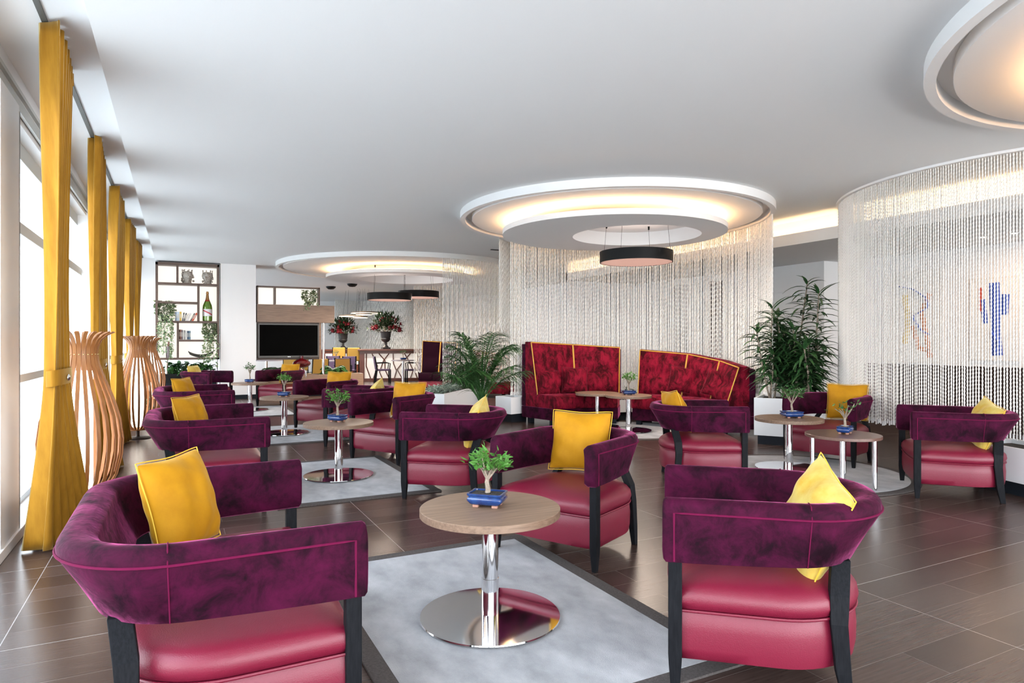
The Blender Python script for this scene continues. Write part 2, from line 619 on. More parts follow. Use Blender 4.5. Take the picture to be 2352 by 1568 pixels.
# white column and its dark skirting, white wall left of the bookcase
ycol = 16.55
struct('column', MB().box(0.89, 1.66, ycol, ycol + 0.9, 0, ZC), WHITE)
struct('baseboard_column', MB().box(0.885, 1.665, ycol - 0.008, ycol + 0.9, 0, 0.1), DARKPL)
struct('wall_left', MB().box(XW - 0.1, -0.42, ycol + 0.55, ycol + 0.65, 0, ZC + 0.1), WHITE)

# ceiling discs: ring, panel, hanging inner disc with an eccentric hole, LED on top of the inner disc
def ceiling_disc(nm, C, r, ri, zi0, zi1, hc, rh):
    c3 = (C[0], C[1], 0)
    zb = ZC - 0.10
    ring = MB().lathe_loop([(r, ZC), (r, zb), (r - 0.07, zb), (r - 0.07, ZC)], 128, c3)
    root = struct('ceiling_ring', ring, CEIL, smooth=True)
    root.name = nm
    rp = r - 0.165
    obj('panel', MB().lathe([(0.02, ZC - 0.004), (rp, ZC - 0.004), (rp, zb + 0.015), (rp - 0.004, zb + 0.012), (0.02, zb + 0.012)], 128, c3), CEIL, root)
    # inner disc: outer circle about C, hole about hc
    n = 128
    dx, dy = hc[0] - C[0], hc[1] - C[1]

    def ci(rad, z, off):
        return [(C[0] + (dx if off else 0) + rad * math.cos(2 * PI * j / n), C[1] + (dy if off else 0) + rad * math.sin(2 * PI * j / n), z) for j in range(n)]
    d = MB().rings([ci(ri, zi1, 0), ci(ri, zi0, 0), ci(rh, zi0, 1), ci(rh, zi1, 1)], cap=False, loop=True)
    obj('inner_disc', d, CEIL, root)
    # upstand round the hole so the light cannot spill into it
    up = MB().lathe_loop([(rh + 0.06, zb + 0.02), (rh + 0.06, zi1), (rh, zi1), (rh, zb + 0.02)], 96, (hc[0], hc[1], 0))
    obj('hole_upstand', up, CEIL, root)
    led = MB().lathe_loop([(ri - 0.13, zi1 + 0.002), (ri - 0.13, zi1 + 0.02), (ri - 0.18, zi1 + 0.02), (ri - 0.18, zi1 + 0.002)], 96, c3)
    obj('led_strip', led, LED, root)
    return root


hc1 = P(1461, 600, 9.42)
ceiling_disc('ceiling_disc_middle', C1, R1, 1.575, 2.87, 2.94, (hc1.x, hc1.y), 0.91)
ceiling_disc('ceiling_disc_near', C0, R1, 1.575, 2.87, 2.94, (C0[0] + .3, C0[1]), 0.91)
ceiling_disc('ceiling_disc_far', C2, R2, 1.80, 2.86, 2.93, (C2[0] + 0.1, C2[1]), 1.15)

# ---------------------------------------------------------------- outside
g = obj('ground_outside', MB().box(-160, XW - 0.4, -60, 200, -0.4, -0.3), mat('pale_concrete', (0.56, 0.56, 0.55), 0.9, var=(0.64, 0.64, 0.62), vscale=0.6))
g['kind'] = 'structure'
random.seed(5)
for k in range(14):
    y = 30 + k * 13 + random.uniform(-1, 1)
    t = thing('distant_tree', 'hazy round tree far outside the window', 'tree', (-70 + random.uniform(-8, 8), y, -0.3), 0, 'trees beyond the car park')
    b = MB()
    for q in range(5):
        b.ball((random.uniform(-1.5, 1.5), random.uniform(-2, 2), random.uniform(2, 3.5)), (2.2, 2.4, 1.7), 10, 7)
    obj('crown', b, mat('hazy_foliage', (0.33, 0.38, 0.36), 0.9), t)
    obj('trunk', MB().tube([(0, 0, 0), (0, 0, 2)], 0.2), BARK, t)

# ---------------------------------------------------------------- armchairs and loveseats
def u_path(hw, D, rc, n=14):
    """outer rim in plan from right front tip round the back to the left front tip, with outward normals and bend 0..1"""
    pts = []
    y0, y1 = -D / 2, D / 2 - rc
    m = 8
    for i in range(m + 1):
        pts.append((hw, y0 + (y1 - y0) * i / m, 1, 0))
    for i in range(1, n + 1):
        a = PI / 2 * i / n
        pts.append((hw - rc + rc * math.cos(a), y1 + rc * math.sin(a), math.cos(a), math.sin(a)))
    L = 2 * (hw - rc)
    k = max(2, int(L / 0.08))
    for i in range(1, k + 1):
        pts.append((hw - rc - L * i / k, D / 2, 0, 1))
    for i in range(1, n + 1):
        a = PI / 2 + PI / 2 * i / n
        pts.append((-(hw - rc) + rc * math.cos(a), y1 + rc * math.sin(a), math.cos(a), math.sin(a)))
    for i in range(1, m + 1):
        pts.append((-hw, y1 + (y0 - y1) * i / m, -1, 0))
    return pts


def d_outline(hw, yf, yr, rc, n=12, bow=0.018):
    """seat outline: bowed front, straight sides, rounded rear (counter-clockwise from front right)"""
    o = [(hw, yf)]
    y1 = yr - rc
    for i in range(1, 5):
        o.append((hw, yf + (y1 - yf) * i / 4))
    for i in range(1, n + 1):
        a = PI / 2 * i / n
        o.append((hw - rc + rc * math.cos(a), y1 + rc * math.sin(a)))
    for i in range(1, 5):
        o.append((hw - rc - 2 * (hw - rc) * i / 4, yr))
    for i in range(1, n + 1):
        a = PI / 2 + PI / 2 * i / n
        o.append((-(hw - rc) + rc * math.cos(a), y1 + rc * math.sin(a)))
    for i in range(1, 5):
        o.append((-hw, y1 + (yf - y1) * i / 4))
    for i in range(1, 10):
        x = -hw + 2 * hw * i / 10
        o.append((x, yf - bow * (1 - (x / hw) ** 2)))
    return o


def make_chair(name, label, cat, hw, D=0.84, rc=0.36, group=None):
    t = thing(name, label, cat, (0, 0, 0), 0, group)
    path = u_path(hw, D, rc)
    zb, zt = 0.50, 0.745
    rings = []
    bend = []
    for i, (x, y, nx, ny) in enumerate(path):
        s = min(max((y + D / 2) / D, 0), 1)
        lean = 0.11 * (s ** 1.6)
        th = 0.075 + 0.035 * s
        bend.append((lean, th))
        sec = [(lean, zb + .004), (lean * 0.55 - 0.004, zb + 0.10), (0.0, zt - 0.055), (0.004, zt - 0.025), (0.018, zt - 0.006), (0.04, zt),
               (th * 0.75, zt - 0.004), (th + 0.006, zt - 0.025), (th + lean * .12, zt - 0.07), (th + lean * 0.35, zb + 0.11), (th + lean * 0.75, zb + 0.012),
               (th * .7 + lean, zb)]
        r = [Vector((x - nx * o_, y - ny * o_, z)) for o_, z in sec]
        rings.append(r)

    def shrink(r, f, dy):
        c = sum(r, Vector()) / len(r)
        return [c + (p - c) * f + Vector((0, dy, 0)) for p in r]
    # rounded front ends of the two arms
    rings = [shrink(rings[0], 0.72, -0.014), shrink(rings[0], 0.92, -0.010)] + rings + [shrink(rings[-1], 0.92, -0.010), shrink(rings[-1], 0.72, -0.014)]
    obj('backrest', MB().rings(rings), PLUM, t, angle=1.2)
    # welt along the rim and down the arm fronts, plus the two seams where arm meets back
    pp = MB()
    line = []
    for i, (x, y, nx, ny) in enumerate(path):
        line.append(Vector((x + nx * 0.001, y + ny * 0.001, zt - 0.052)))
    f0, f1 = Vector((hw + .001, -D / 2 + 0.03, zb + 0.008)), Vector((-hw - .001, -D / 2 + 0.03, zb + 0.008))
    line[0].y += 0.03
    line[-1].y += 0.03
    pp.tube([f0] + line + [f1], 0.0042, 6)
    for sg in (1, -1):
        k = [j for j, q in enumerate(path) if q[1] >= 0.10 and q[0] * sg > 0]
        j = k[0] if sg > 0 else k[-1]
        x, y, nx, ny = path[j]
        lean, th = bend[j]
        pp.tube([(x - nx * (lean - .001), y - ny * lean, zb + .004), (x - nx * (lean * .55 - 0.005), y - ny * lean * .55, zb + 0.1),
                 (x + nx * .001, y, zt - 0.05), (x - nx * 0.017, y, zt - 0.004), (x - nx * 0.04, y, zt + .0015), (x - nx * th * .75, y, zt - .002)], 0.0022, 5)
    obj('piping', pp, PLUMSEAM, t)
    # seat box and cushion
    sw, yf, yr, rcs = hw - 0.028, -D / 2 + 0.035, D / 2 - (0.10 if hw < .5 else 0.17), rc - 0.03
    ol = d_outline(sw, yf, yr, rcs)
    cyy = (yf + yr) / 2

    def ring(scx, off, z):
        r = []
        for x, y in ol:
            dx, dy = x, y - cyy
            l = math.hypot(dx, dy)
            r.append((dx * scx + dx / l * off, cyy + dy * scx + dy / l * off, z))
        return r
    obj('seat_base', MB().rings([ring(1, -0.02, 0.122), ring(1, -0.004, 0.128), ring(1, 0.004, 0.17), ring(1, 0.006, 0.24), ring(1, 0.0, 0.306), ring(1, -0.01, 0.316)]), LEATHER, t, angle=1.0)
    obj('seat_cushion', MB().rings([ring(1, -0.012, 0.314), ring(1, 0.004, 0.322), ring(1, 0.014, 0.35), ring(1, 0.008, 0.38), ring(1, -0.012, 0.402), ring(0.93, -0.012, 0.416),
                                    ring(0.8, 0, 0.432), ring(0.55, 0, 0.446), ring(0.25, 0, 0.452), ring(0.04, 0, 0.453)]), LEATHER, t, angle=1.2)
    wl_ = [Vector(p) for p in ring(1, 0.006, 0.314)]
    obj('seat_piping', MB().tube(wl_, 0.0055, 6, loop=True), LEATHER, t)
    # legs
    for sg in (1, -1):
        lm = MB()
        rg = []
        for z, hx, hy in ((0, 0.014, 0.016), (0.11, 0.021, 0.024), (0.15, 0.0225, 0.026), (0.51, 0.0225, 0.026)):
            cx_, cy_ = sg * (hw - 0.026), -D / 2 + 0.034
            rg.append([(cx_ - hx, cy_ - hy, z), (cx_ + hx, cy_ - hy, z), (cx_ + hx, cy_ + hy, z), (cx_ - hx, cy_ + hy, z)])
        lm.rings(rg)
        obj('leg', lm, BLACKWOOD, t, smooth=False, bevel=0.003)
        lm = MB()
        rg = []
        for z, y, xo, hx, hy in ((0, D / 2 - 0.18, 0.075, 0.015, 0.018), (0.12, D / 2 - 0.20, 0.075, 0.02, 0.026), (0.30, D / 2 - 0.215, 0.078, 0.021, 0.03), (0.40, D / 2 - 0.21, 0.095, 0.021, 0.034), (0.515, D / 2 - 0.19, 0.165, 0.021, 0.034)):
            cx_ = sg * (hw - xo)
            rg.append([(cx_ - hx, y - hy, z), (cx_ + hx, y - hy, z), (cx_ + hx, y + hy, z), (cx_ - hx, y + hy, z)])
        lm.rings(rg)
        obj('leg', lm, BLACKWOOD, t, smooth=False, bevel=0.003)
    return t


def face(phi):
    return math.radians(phi + 90)


GA = 'plum velvet armchairs'
A_HW, L_HW = 0.3875, 0.69
armchair0 = make_chair('armchair', '', 'armchair', A_HW, group=GA)
armchair_used = []


CH = []


def place_chair(tip, phi, label, proto, D=0.84):
    """tip: midpoint between the two front arm ends; phi: facing direction in degrees"""
    a = math.radians(phi)
    loc = (tip[0] - math.cos(a) * D / 2, tip[1] - math.sin(a) * D / 2, 0)
    if proto not in armchair_used:
        armchair_used.append(proto)
        proto.location = loc
        proto.rotation_euler = (0, 0, face(phi))
        proto['label'] = label
        return proto
    return dup(proto, loc, face(phi), label)


CH.append(place_chair((1.925, 2.255), 139, 'plum velvet armchair in the right foreground, seen from its side, pale lit yellow cushion inside', armchair0))
CH.append(place_chair((1.985, 3.49), 206.5, 'plum velvet armchair facing the nearest round table, beside its bonsai', armchair0))
CH.append(place_chair((1.94, 5.72), 141, 'plum velvet armchair seen from the side behind the front bonsai table', armchair0))
CH.append(place_chair((1.94, 7.2), 209, 'plum velvet armchair with upright cushion facing the second round table', armchair0))
CH.append(place_chair((1.87, 8.87), 146, 'plum velvet armchair mostly hidden, its long arm crossing behind the second bonsai', armchair0))
CH.append(place_chair((1.82, 10.25), 215, 'plum velvet armchair with bright cushion facing the third round table', armchair0))
CH.append(place_chair((1.70, 14.33), 219, 'plum velvet armchair below the television, left of the third round table', armchair0))
CH.append(place_chair((0.80, 14.45), -38, 'plum velvet armchair with pale lit cushion under the lit bookcase', armchair0))
CH.append(place_chair((4.90, 4.71), -30, 'plum velvet armchair facing right in front of the curved red sofa', armchair0))
CH.append(place_chair((6.24, 4.84), 196, 'plum velvet armchair before the white planter of tall leafy plants', armchair0))
CH.append(place_chair((5.93, 3.68), 131, 'plum velvet armchair at the right edge before the rope screen', armchair0))
GL = 'wide plum velvet loveseats along the windows'
love0 = make_chair('loveseat', '', 'loveseat', L_HW, D=0.90, group=GL)
CH.append(place_chair((0.555, 2.845), 0, 'wide plum velvet loveseat in the left foreground with mustard cushion', love0, 0.90))
CH.append(place_chair((0.655, 6.24), 0, 'wide plum velvet loveseat, second from the front along the windows', love0, 0.90))
CH.append(place_chair((0.63, 9.5), 0, 'wide plum velvet loveseat, farthest of the three along the windows', love0, 0.90))


# ---------------------------------------------------------------- cushions
def pillow_mesh(w, hgt, th, seed, n=18):
    rnd = random.Random(seed)
    ph = [rnd.uniform(0, 6.28) for _ in range(8)]
    mb = MB()

    def pt(u, v, s):
        # pinched edges give the dog-ear corners
        e = 1 - 0.055 * math.cos(v * PI / 2) ** 2 * 1.0
        f = 1 - 0.055 * math.cos(u * PI / 2) ** 2 * 1.0
        x = u * w / 2 * (e if abs(u) > 0 else 1)
        z = v * hgt / 2 * f
        q = max(0.0, (1 - abs(u) ** 2.6) * (1 - abs(v) ** 2.6)) ** 0.62
        wr = 1 + 0.10 * math.sin(7 * u + 3 * v + ph[0]) * math.sin(5 * v - 2 * u + ph[1]) + 0.06 * math.sin(15 * u * v + ph[2]) * (u * u + v * v)
        return (x, s * th / 2 * q * wr, z)
    g = []
    for s in (-1, 1):
        g.append([[pt(-1 + 2 * i / n, -1 + 2 * j / n, s) for i in range(n + 1)] for j in range(n + 1)])
    vs, idx = [], {}
    for si in (0, 1):
        for j in range(n + 1):
            for i in range(n + 1):
                if si == 1 and (i in (0, n) or j in (0, n)):
                    idx[si, j, i] = idx[0, j, i]
                else:
                    idx[si, j, i] = len(vs)
                    vs.append(g[si][j][i])
    fs = []
    for si in (0, 1):
        for j in range(n):
            for i in range(n):
                q = (idx[si, j, i], idx[si, j, i + 1], idx[si, j + 1, i + 1], idx[si, j + 1, i])
                fs.append(q if si == 0 else q[::-1])
    mb.add(vs, fs)
    edge = [g[0][0][i] for i in range(n)] + [g[0][j][n] for j in range(n)] + [g[0][n][n - i] for i in range(n)] + [g[0][n - j][0] for j in range(n)]
    return mb, edge


def make_pillow(name, label, seed, m, mp, w=0.43, hgt=0.42, th=0.185, group=None):
    t = thing(name, label, 'cushion', group=group)
    mb, edge = pillow_mesh(w, hgt, th, seed)
    obj('cover', mb, m, t, sub=1, angle=3)
    obj('seam', MB().tube(edge, 0.0028, 5, loop=True), mp, t)
    return t


GP = 'yellow velvet cushions on the chairs'
pil0 = make_pillow('cushion', '', 3, YELLOW, YPIPE, group=GP)
pil1 = make_pillow('cushion', '', 5, YLIT, YPIPE, group=GP)
first = {}


def place_pillow(chair, lat, back, dphi, tilt, roll, label, z=0.66):
    """rests in a chair: lat/back are offsets in the chair's own frame, dphi turns the face away from the chair's facing"""
    p = chair.location + Matrix.Rotation(chair.rotation_euler.z, 3, 'Z') @ Vector((lat, back, 0))
    p.z = z if roll < 10 else 0.625
    a = chair.rotation_euler.z + math.radians(dphi)
    M = Matrix.Rotation(a, 3, 'Z') @ Matrix.Rotation(math.radians(-tilt), 3, 'X') @ Matrix.Rotation(math.radians(roll), 3, 'Y')
    proto = pil1 if label.startswith('pale') else pil0
    if proto not in first:
        first[proto] = 1
        o = proto
        o['label'] = label
    else:
        o = dup(proto, p, 0, label)
    o.location = p
    o.rotation_euler = M.to_euler()
    return o


for args in (
    (CH[11], 0.30, 0.09, -32, 16, 0, 'mustard velvet cushion in the left foreground loveseat'),
    (CH[1], -0.075, 0.19, 14, 16, 0, 'bright yellow cushion standing in the armchair facing the nearest table'),
    (CH[0], 0.08, 0.17, 10, 18, 16, 'pale lit yellow cushion tucked in the right foreground armchair'),
    (CH[2], 0.06, 0.17, 10, 18, 14, 'pale lit yellow cushion in the side-on armchair below the palm'),
    (CH[3], -0.03, 0.19, 14, 16, 0, 'bright yellow cushion beside the second bonsai table'),
    (CH[4], 0.06, 0.17, 10, 16, 14, 'pale lit yellow cushion tip peeking over the mostly hidden armchair'),
    (CH[5], -0.03, 0.19, 12, 15, 0, 'bright yellow cushion in the armchair at the third round table'),
    (CH[6], -0.03, 0.19, 12, 15, 0, 'bright yellow cushion in the armchair below the television'),
    (CH[7], 0.0, 0.18, 10, 15, 0, 'pale lit yellow cushion in the armchair under the bookcase'),
    (CH[13], 0.30, 0.09, -32, 16, 0, 'mustard cushion in the farthest loveseat by the windows'),
    (CH[12], 0.30, 0.09, -32, 16, 0, 'mustard cushion in the second loveseat by the windows'),
    (CH[8], 0.02, 0.17, 12, 18, 6, 'yellow cushion in the armchair facing right before the red sofa'),
    (CH[9], 0.09, 0.19, 14, 15, 0, 'large yellow cushion in the armchair before the white planter'),
    (CH[10], 0.06, 0.17, 10, 18, 12, 'pale lit yellow cushion in the armchair at the right edge')):
    place_pillow(*args)


# ---------------------------------------------------------------- tables
def make_table(name, label, h=0.535, r=0.34, group=None):
    t = thing(name, label, 'table', group=group)
    obj('tabletop', MB().lathe([(0.01, h - 0.035), (r - 0.002, h - 0.035), (r, h - 0.033), (r, h - 0.002), (r - 0.002, h), (0.01, h)], 96), WALNUT, t, angle=0.5)
    obj('pole', MB().lathe([(0.042, 0.01), (0.042, h * 0.36), (0.040, h * 0.362), (0.040, h - 0.035)], 40), CHROME, t, angle=0.5)
    obj('base', MB().lathe([(0.01, 0.006), (r - 0.01, 0.006), (r, 0.011), (r - 0.002, 0.016), (0.01, 0.022)], 96), CHROME, t, angle=0.5)
    ft = MB()
    for k in range(4):
        ft.lathe([(0.014, 0), (0.014, 0.008)], 12, (0.85 * r * math.cos(k * PI / 2 + .7), 0.85 * r * math.sin(k * PI / 2 + .7), 0))
    obj('glide', ft, BLACKM, t)
    return t


GT = 'round walnut pedestal tables'
RUGZ = 0.013
tab0 = make_table('pedestal_table', 'round walnut table on a chrome disc base in the foreground, holding a bonsai', group=GT)
T1 = Vector((1.352, 2.87, RUGZ))
tab0.location = T1
T2 = Vector((1.43, 6.57, RUGZ))
T3 = Vector((1.39, 9.98, RUGZ))
T4 = Vector((1.26, 13.65, RUGZ))
p6 = P(1812, 1078, 6.88)
T6 = Vector((p6.x, p6.y, RUGZ))
p8, p9 = P(1372, 980, 10.25), P(1444, 990, 9.8)
T8, T9 = Vector((p8.x, p8.y, RUGZ)), Vector((p9.x, p9.y, RUGZ))
dup(tab0, T2, 0.3, 'round walnut pedestal table holding the second bonsai from the front')
dup(tab0, T3, 0.6, 'round walnut pedestal table holding the third bonsai from the front')
dup(tab0, T4, 1.0, 'farthest round walnut pedestal table, in front of the white column')
dup(tab0, T6, 0.9, 'round walnut pedestal table before the white planter on the right')
dup(tab0, T8, 0.4, 'bare round walnut table before the left red sofa')
dup(tab0, T9, 0.1, 'round walnut table with bonsai between the two red sofas')

p7 = P(1936, 1090, 5.98)
T7 = Vector((p7.x, p7.y, RUGZ))
t = thing('side_table', 'low round dark walnut table on four chrome legs, right of centre', 'table', T7, 0.25)
obj('tabletop', MB().lathe([(0.01, 0.465), (0.318, 0.465), (0.32, 0.467), (0.32, 0.49), (0.318, 0.492), (0.01, 0.492)], 80), mat('dark_walnut_top', (0.12, 0.065, 0.05), 0.3, var=(0.16, 0.09, 0.07), vscale=5, stretch=(1, 10, 10)), t, angle=0.5)
for k in range(4):
    a = k * PI / 2 + 0.35
    obj('leg', MB().tube([(0.255 * math.cos(a), 0.255 * math.sin(a), 0), (0.255 * math.cos(a), 0.255 * math.sin(a), 0.466)], 0.021, 20), CHROME, t)


# ---------------------------------------------------------------- rugs
def rect_rug(x0, x1, y0, y1, label):
    t = thing('area_rug', label, 'rug', ((x0 + x1) / 2, (y0 + y1) / 2, 0), 0, 'rectangular silver rugs')
    w, l, b = (x1 - x0) / 2, (y1 - y0) / 2, 0.085
    obj('pile', MB().box(-w + b, w - b, -l + b, l - b, 0.001, 0.012), RUG, t, smooth=False)
    br = MB()
    br.box(-w, w, -l, -l + b, 0.001, 0.011).box(-w, w, l - b, l, 0.001, 0.011).box(-w, -w + b, -l + b, l - b, 0.001, 0.011).box(w - b, w, -l + b, l - b, 0.001, 0.011)
    obj('border', br, RUGB, t, smooth=False)
    return t


rect_rug(0.69, 2.12, 1.98, 4.02, 'silver rug with dark border under the foreground bonsai table')
rect_rug(0.72, 2.12, 5.52, 7.56, 'silver rug under the second round table from the front')
rect_rug(0.72, 2.12, 8.95, 10.98, 'silver rug under the third round table from the front')
rect_rug(0.62, 2.02, 12.45, 14.45, 'silver rug under the farthest round table, by the column')


def disc_rug(c, r, label):
    t = thing('round_rug', label, 'rug', (c[0], c[1], 0), 0, 'round silver rugs')
    obj('pile', MB().lathe([(0.01, 0.001), (r - 0.09, 0.001), (r - 0.09, 0.012), (0.01, 0.012)], 96), RUG, t)
    obj('border', MB().lathe_loop([(r, 0.001), (r, 0.008), (r - 0.01, 0.011), (r - 0.09, 0.011), (r - 0.09, 0.001)], 96), RUGB, t)


disc_rug((5.72, 4.62), 1.05, 'round silver rug with dark border under the two right-hand tables')
pr = P(1448, 990, 9.95)
disc_rug((pr.x, pr.y), 1.02, 'round silver rug in front of the red sofas')


# ---------------------------------------------------------------- bonsai
def make_bonsai(label, seed, loc, rz, spread=0.085, hgt=0.2, leaves=150, leafL=0.036, wide=0.16, mleaf=LEAF):
    rnd = random.Random(seed)
    t = thing('bonsai', label, 'potted plant', loc, rz, 'bonsai trees in blue pots')
    w, d = wide / 2, wide / 2 * 0.72
    prof = [(0.74, 0.012), (0.86, 0.018), (1.0, 0.034), (0.985, 0.046), (0.90, 0.052), (0.96, 0.056), (1.0, 0.060), (1.0, 0.068), (0.90, 0.068), (0.88, 0.056)]

    def rr(f, z):
        o = []
        a, b, rc = w * f, d * f, 0.010
        for cx, cy, a0 in ((a - rc, b - rc, 0), (-a + rc, b - rc, PI / 2), (-a + rc, -b + rc, PI), (a - rc, -b + rc, 1.5 * PI)):
            for k in range(4):
                q = a0 + PI / 2 * k / 3
                o.append((cx + rc * math.cos(q), cy + rc * math.sin(q), z))
        return o
    pot = obj('pot', MB().rings([rr(f, z) for f, z in prof]), BLUE, t, angle=0.9)
    for sx in (1, -1):
        for sy in (1, -1):
            obj('foot', MB().box(sx * w * .55 - .014, sx * w * .55 + .014, sy * d * .55 - .010, sy * d * .55 + .010, 0, 0.014), TERRA, pot, smooth=False, bevel=0.002)
    obj('soil', MB().rings([rr(0.885, 0.050), rr(0.885, 0.060), rr(0.5, 0.064), rr(0.05, 0.066)]), SOIL, t)
    tr = MB()
    z0 = 0.06
    th = hgt * 0.42
    tr.tube([(0.0, 0, z0 - 0.01), (0.003, 0, z0 + th * .3), (-0.004, 0.002, z0 + th * .7), (0.0, 0, z0 + th)], [0.016, 0.012, 0.0105, 0.010], 9)
    tips = []
    for k in range(7):
        a = k * 2 * PI / 7 + rnd.uniform(-.3, .3)
        q = spread * rnd.uniform(.55, .95)
        e = Vector((q * math.cos(a), q * math.sin(a), z0 + hgt * rnd.uniform(.72, .98)))
        m = Vector((q * .45 * math.cos(a), q * .45 * math.sin(a), z0 + th + hgt * .18))
        tr.tube([(0, 0, z0 + th * .85), m, e], [0.0075, 0.005, 0.002], 6)
        tips += [e, m.lerp(e, .55)]
    tips.append(Vector((0, 0, z0 + hgt)))
    obj('trunk', tr, BARK, t)
    lf = MB()
    for k in range(leaves):
        b = rnd.choice(tips) + Vector((rnd.gauss(0, 1), rnd.gauss(0, 1), rnd.gauss(0, .7))) * spread * 0.22
        d = Vector((b.x, b.y, 0)) * 6 + Vector((rnd.gauss(0, .6), rnd.gauss(0, .6), rnd.uniform(-.1, 1.1)))
        L = leafL * rnd.uniform(.7, 1.15)
        lf.leaf(b, d, L, L * 0.5, rnd.uniform(.1, .7), 4, 0.12, side=(rnd.uniform(-1, 1), rnd.uniform(-1, 1), rnd.uniform(-.4, .4)))
    obj('foliage', lf, mleaf, t, recalc=False, angle=3)
    return t


TZ = RUGZ + 0.536
make_bonsai('bonsai in a cobalt blue pot on the foreground table', 1, (T1.x - 0.005, T1.y + 0.02, TZ), -0.75, spread=0.10, hgt=0.19, leaves=210, leafL=0.042, wide=0.175)
make_bonsai('bonsai in a blue pot on the second table from the front', 2, (T2.x + 0.0, T2.y + 0.05, TZ), -0.95, hgt=0.24, spread=0.095, leaves=240, leafL=.038, wide=.17)
make_bonsai('bonsai in a dark blue pot on the third table from the front', 3, (T3.x + 0.0, T3.y, TZ), -0.6, hgt=0.26, leaves=230, wide=.17, spread=.09, mleaf=LEAF)
make_bonsai('bonsai in a teal pot on the farthest table before the white column', 4, (T4.x, T4.y, TZ), -0.5, hgt=0.30, leaves=200, wide=.17, spread=.10, mleaf=LEAFP)
make_bonsai('leafy bonsai on the pedestal table before the white planter', 6, (T6.x + .02, T6.y - .02, TZ), -0.4, hgt=0.24, spread=.12, leaves=230, leafL=.04, wide=.20, mleaf=LEAFP)
make_bonsai('sparse bonsai with bare twigs on the four-legged table', 7, (T7.x + .03, T7.y, RUGZ + .493), 0.35, hgt=0.22, spread=.12, leaves=50, leafL=.04, wide=.155, mleaf=LEAFP)
make_bonsai('bonsai on the table between the two red sofas', 9, (T9.x, T9.y, TZ), -0.3, hgt=0.26, spread=.10, leaves=180, leafL=.045, wide=.19)

# ---------------------------------------------------------------- curtains
def make_curtain(label, yt0, yt1, yk0, yk1, yb0, yb1, seed, folds=6):
    rnd = random.Random(seed)
    t = thing('curtain', label, 'curtain', (-0.69, (yt0 + yt1) / 2, 0), 0, 'mustard velvet curtains')
    yc = (yt0 + yt1) / 2
    nu, nv = folds * 12, 40
    ztop, ztie, zbot = ZC + 0.075, 1.12, 0.012
    ph = rnd.uniform(0, 1)
    rows = []
    for j in range(nv + 1):
        v = j / nv
        z = ztop + (zbot - ztop) * v
        if z > ztie:
            s = (ztop - z) / (ztop - ztie)
            s2 = s * s * (3 - 2 * s)
            y0, y1 = yt0 + (yk0 - yt0) * s2, yt1 + (yk1 - yt1) * s2
            amp = 0.052 * (1 - 0.42 * s2)
        else:
            s = (ztie - z) / (ztie - zbot)
            s2 = s ** 1.25
            y0, y1 = yk0 + (yb0 - yk0) * s2, yk1 + (yb1 - yk1) * s2
            amp = 0.030 + 0.055 * s2
        row = []
        for i in range(nu + 1):
            u = i / nu
            w = math.sin(2 * PI * (folds * u + ph)) + 0.25 * math.sin(2 * PI * (folds * 2.0 * u + 0.3 + 0.4 * v))
            x = amp * w + 0.02 * math.sin(3 * u + 4 * v + seed) - (0.085 * (1 - u) - 0.07 * u) * max(0, (ztie - z)) ** 1.5
            row.append((x, y0 + (y1 - y0) * u - yc, z))
        rows.append(row)
    m = MB().rings(rows, closed=False, cap=False)
    cl = obj('cloth', m, CURT, t, angle=3, recalc=False)
    md = cl.modifiers.new('thickness', 'SOLIDIFY')
    md.thickness = 0.006
    # tie band with its stud
    kb = []
    for i in range(24):
        a = 2 * PI * i / 24
        kb.append((0.062 * math.cos(a), (yk0 + yk1) / 2 - yc + ((yk1 - yk0) / 2 + 0.012) * math.sin(a), ztie + 0.03 * math.cos(a) * 0.3))
    bm_ = MB()
    bm_.rings([[(x, y, z - 0.05) for x, y, z in kb], [(x * 1.04, y, z) for x, y, z in kb], [(x, y, z + 0.05) for x, y, z in kb]], cap=False)
    band = obj('tieback', bm_, CURT, t, angle=3)
    obj('stud', MB().ball((0.068, (yk0 - yc) * 0.75 + (yk1 - yc) * .25, ztie), (0.012, 0.022, 0.022), 14, 8), CHROME, band)
    hd = [[(x + 0.006, y, z) for x, y, z in rows[0]], [(x + 0.006, y, z - 0.09) for x, y, z in rows[0]]]
    obj('heading', MB().rings(hd, closed=False, cap=False), CURT, t, angle=3, recalc=False)
    return t


make_curtain('mustard velvet curtain nearest the viewer, tied back at mid height', 4.62, 5.50, 4.90, 5.42, 5.08, 5.74, 1)
make_curtain('mustard velvet curtain, second from the front, behind the nearest slatted lamp', 7.05, 8.05, 7.40, 7.92, 7.42, 8.3, 2)
make_curtain('mustard velvet curtain, third from the front along the windows', 9.2, 10.15, 9.5, 10.0, 9.5, 10.3, 3)
make_curtain('mustard velvet curtain, fourth from the front along the windows', 11.6, 12.5, 11.9, 12.4, 11.9, 12.7, 4)
make_curtain('farthest mustard velvet curtain along the windows', 13.95, 14.8, 14.2, 14.7, 14.2, 14.9, 5)
struct('trim_track', MB().box(-0.715, -0.685, YB, 17.0, ZC + 0.082, ZC + 0.10), FRAMED)


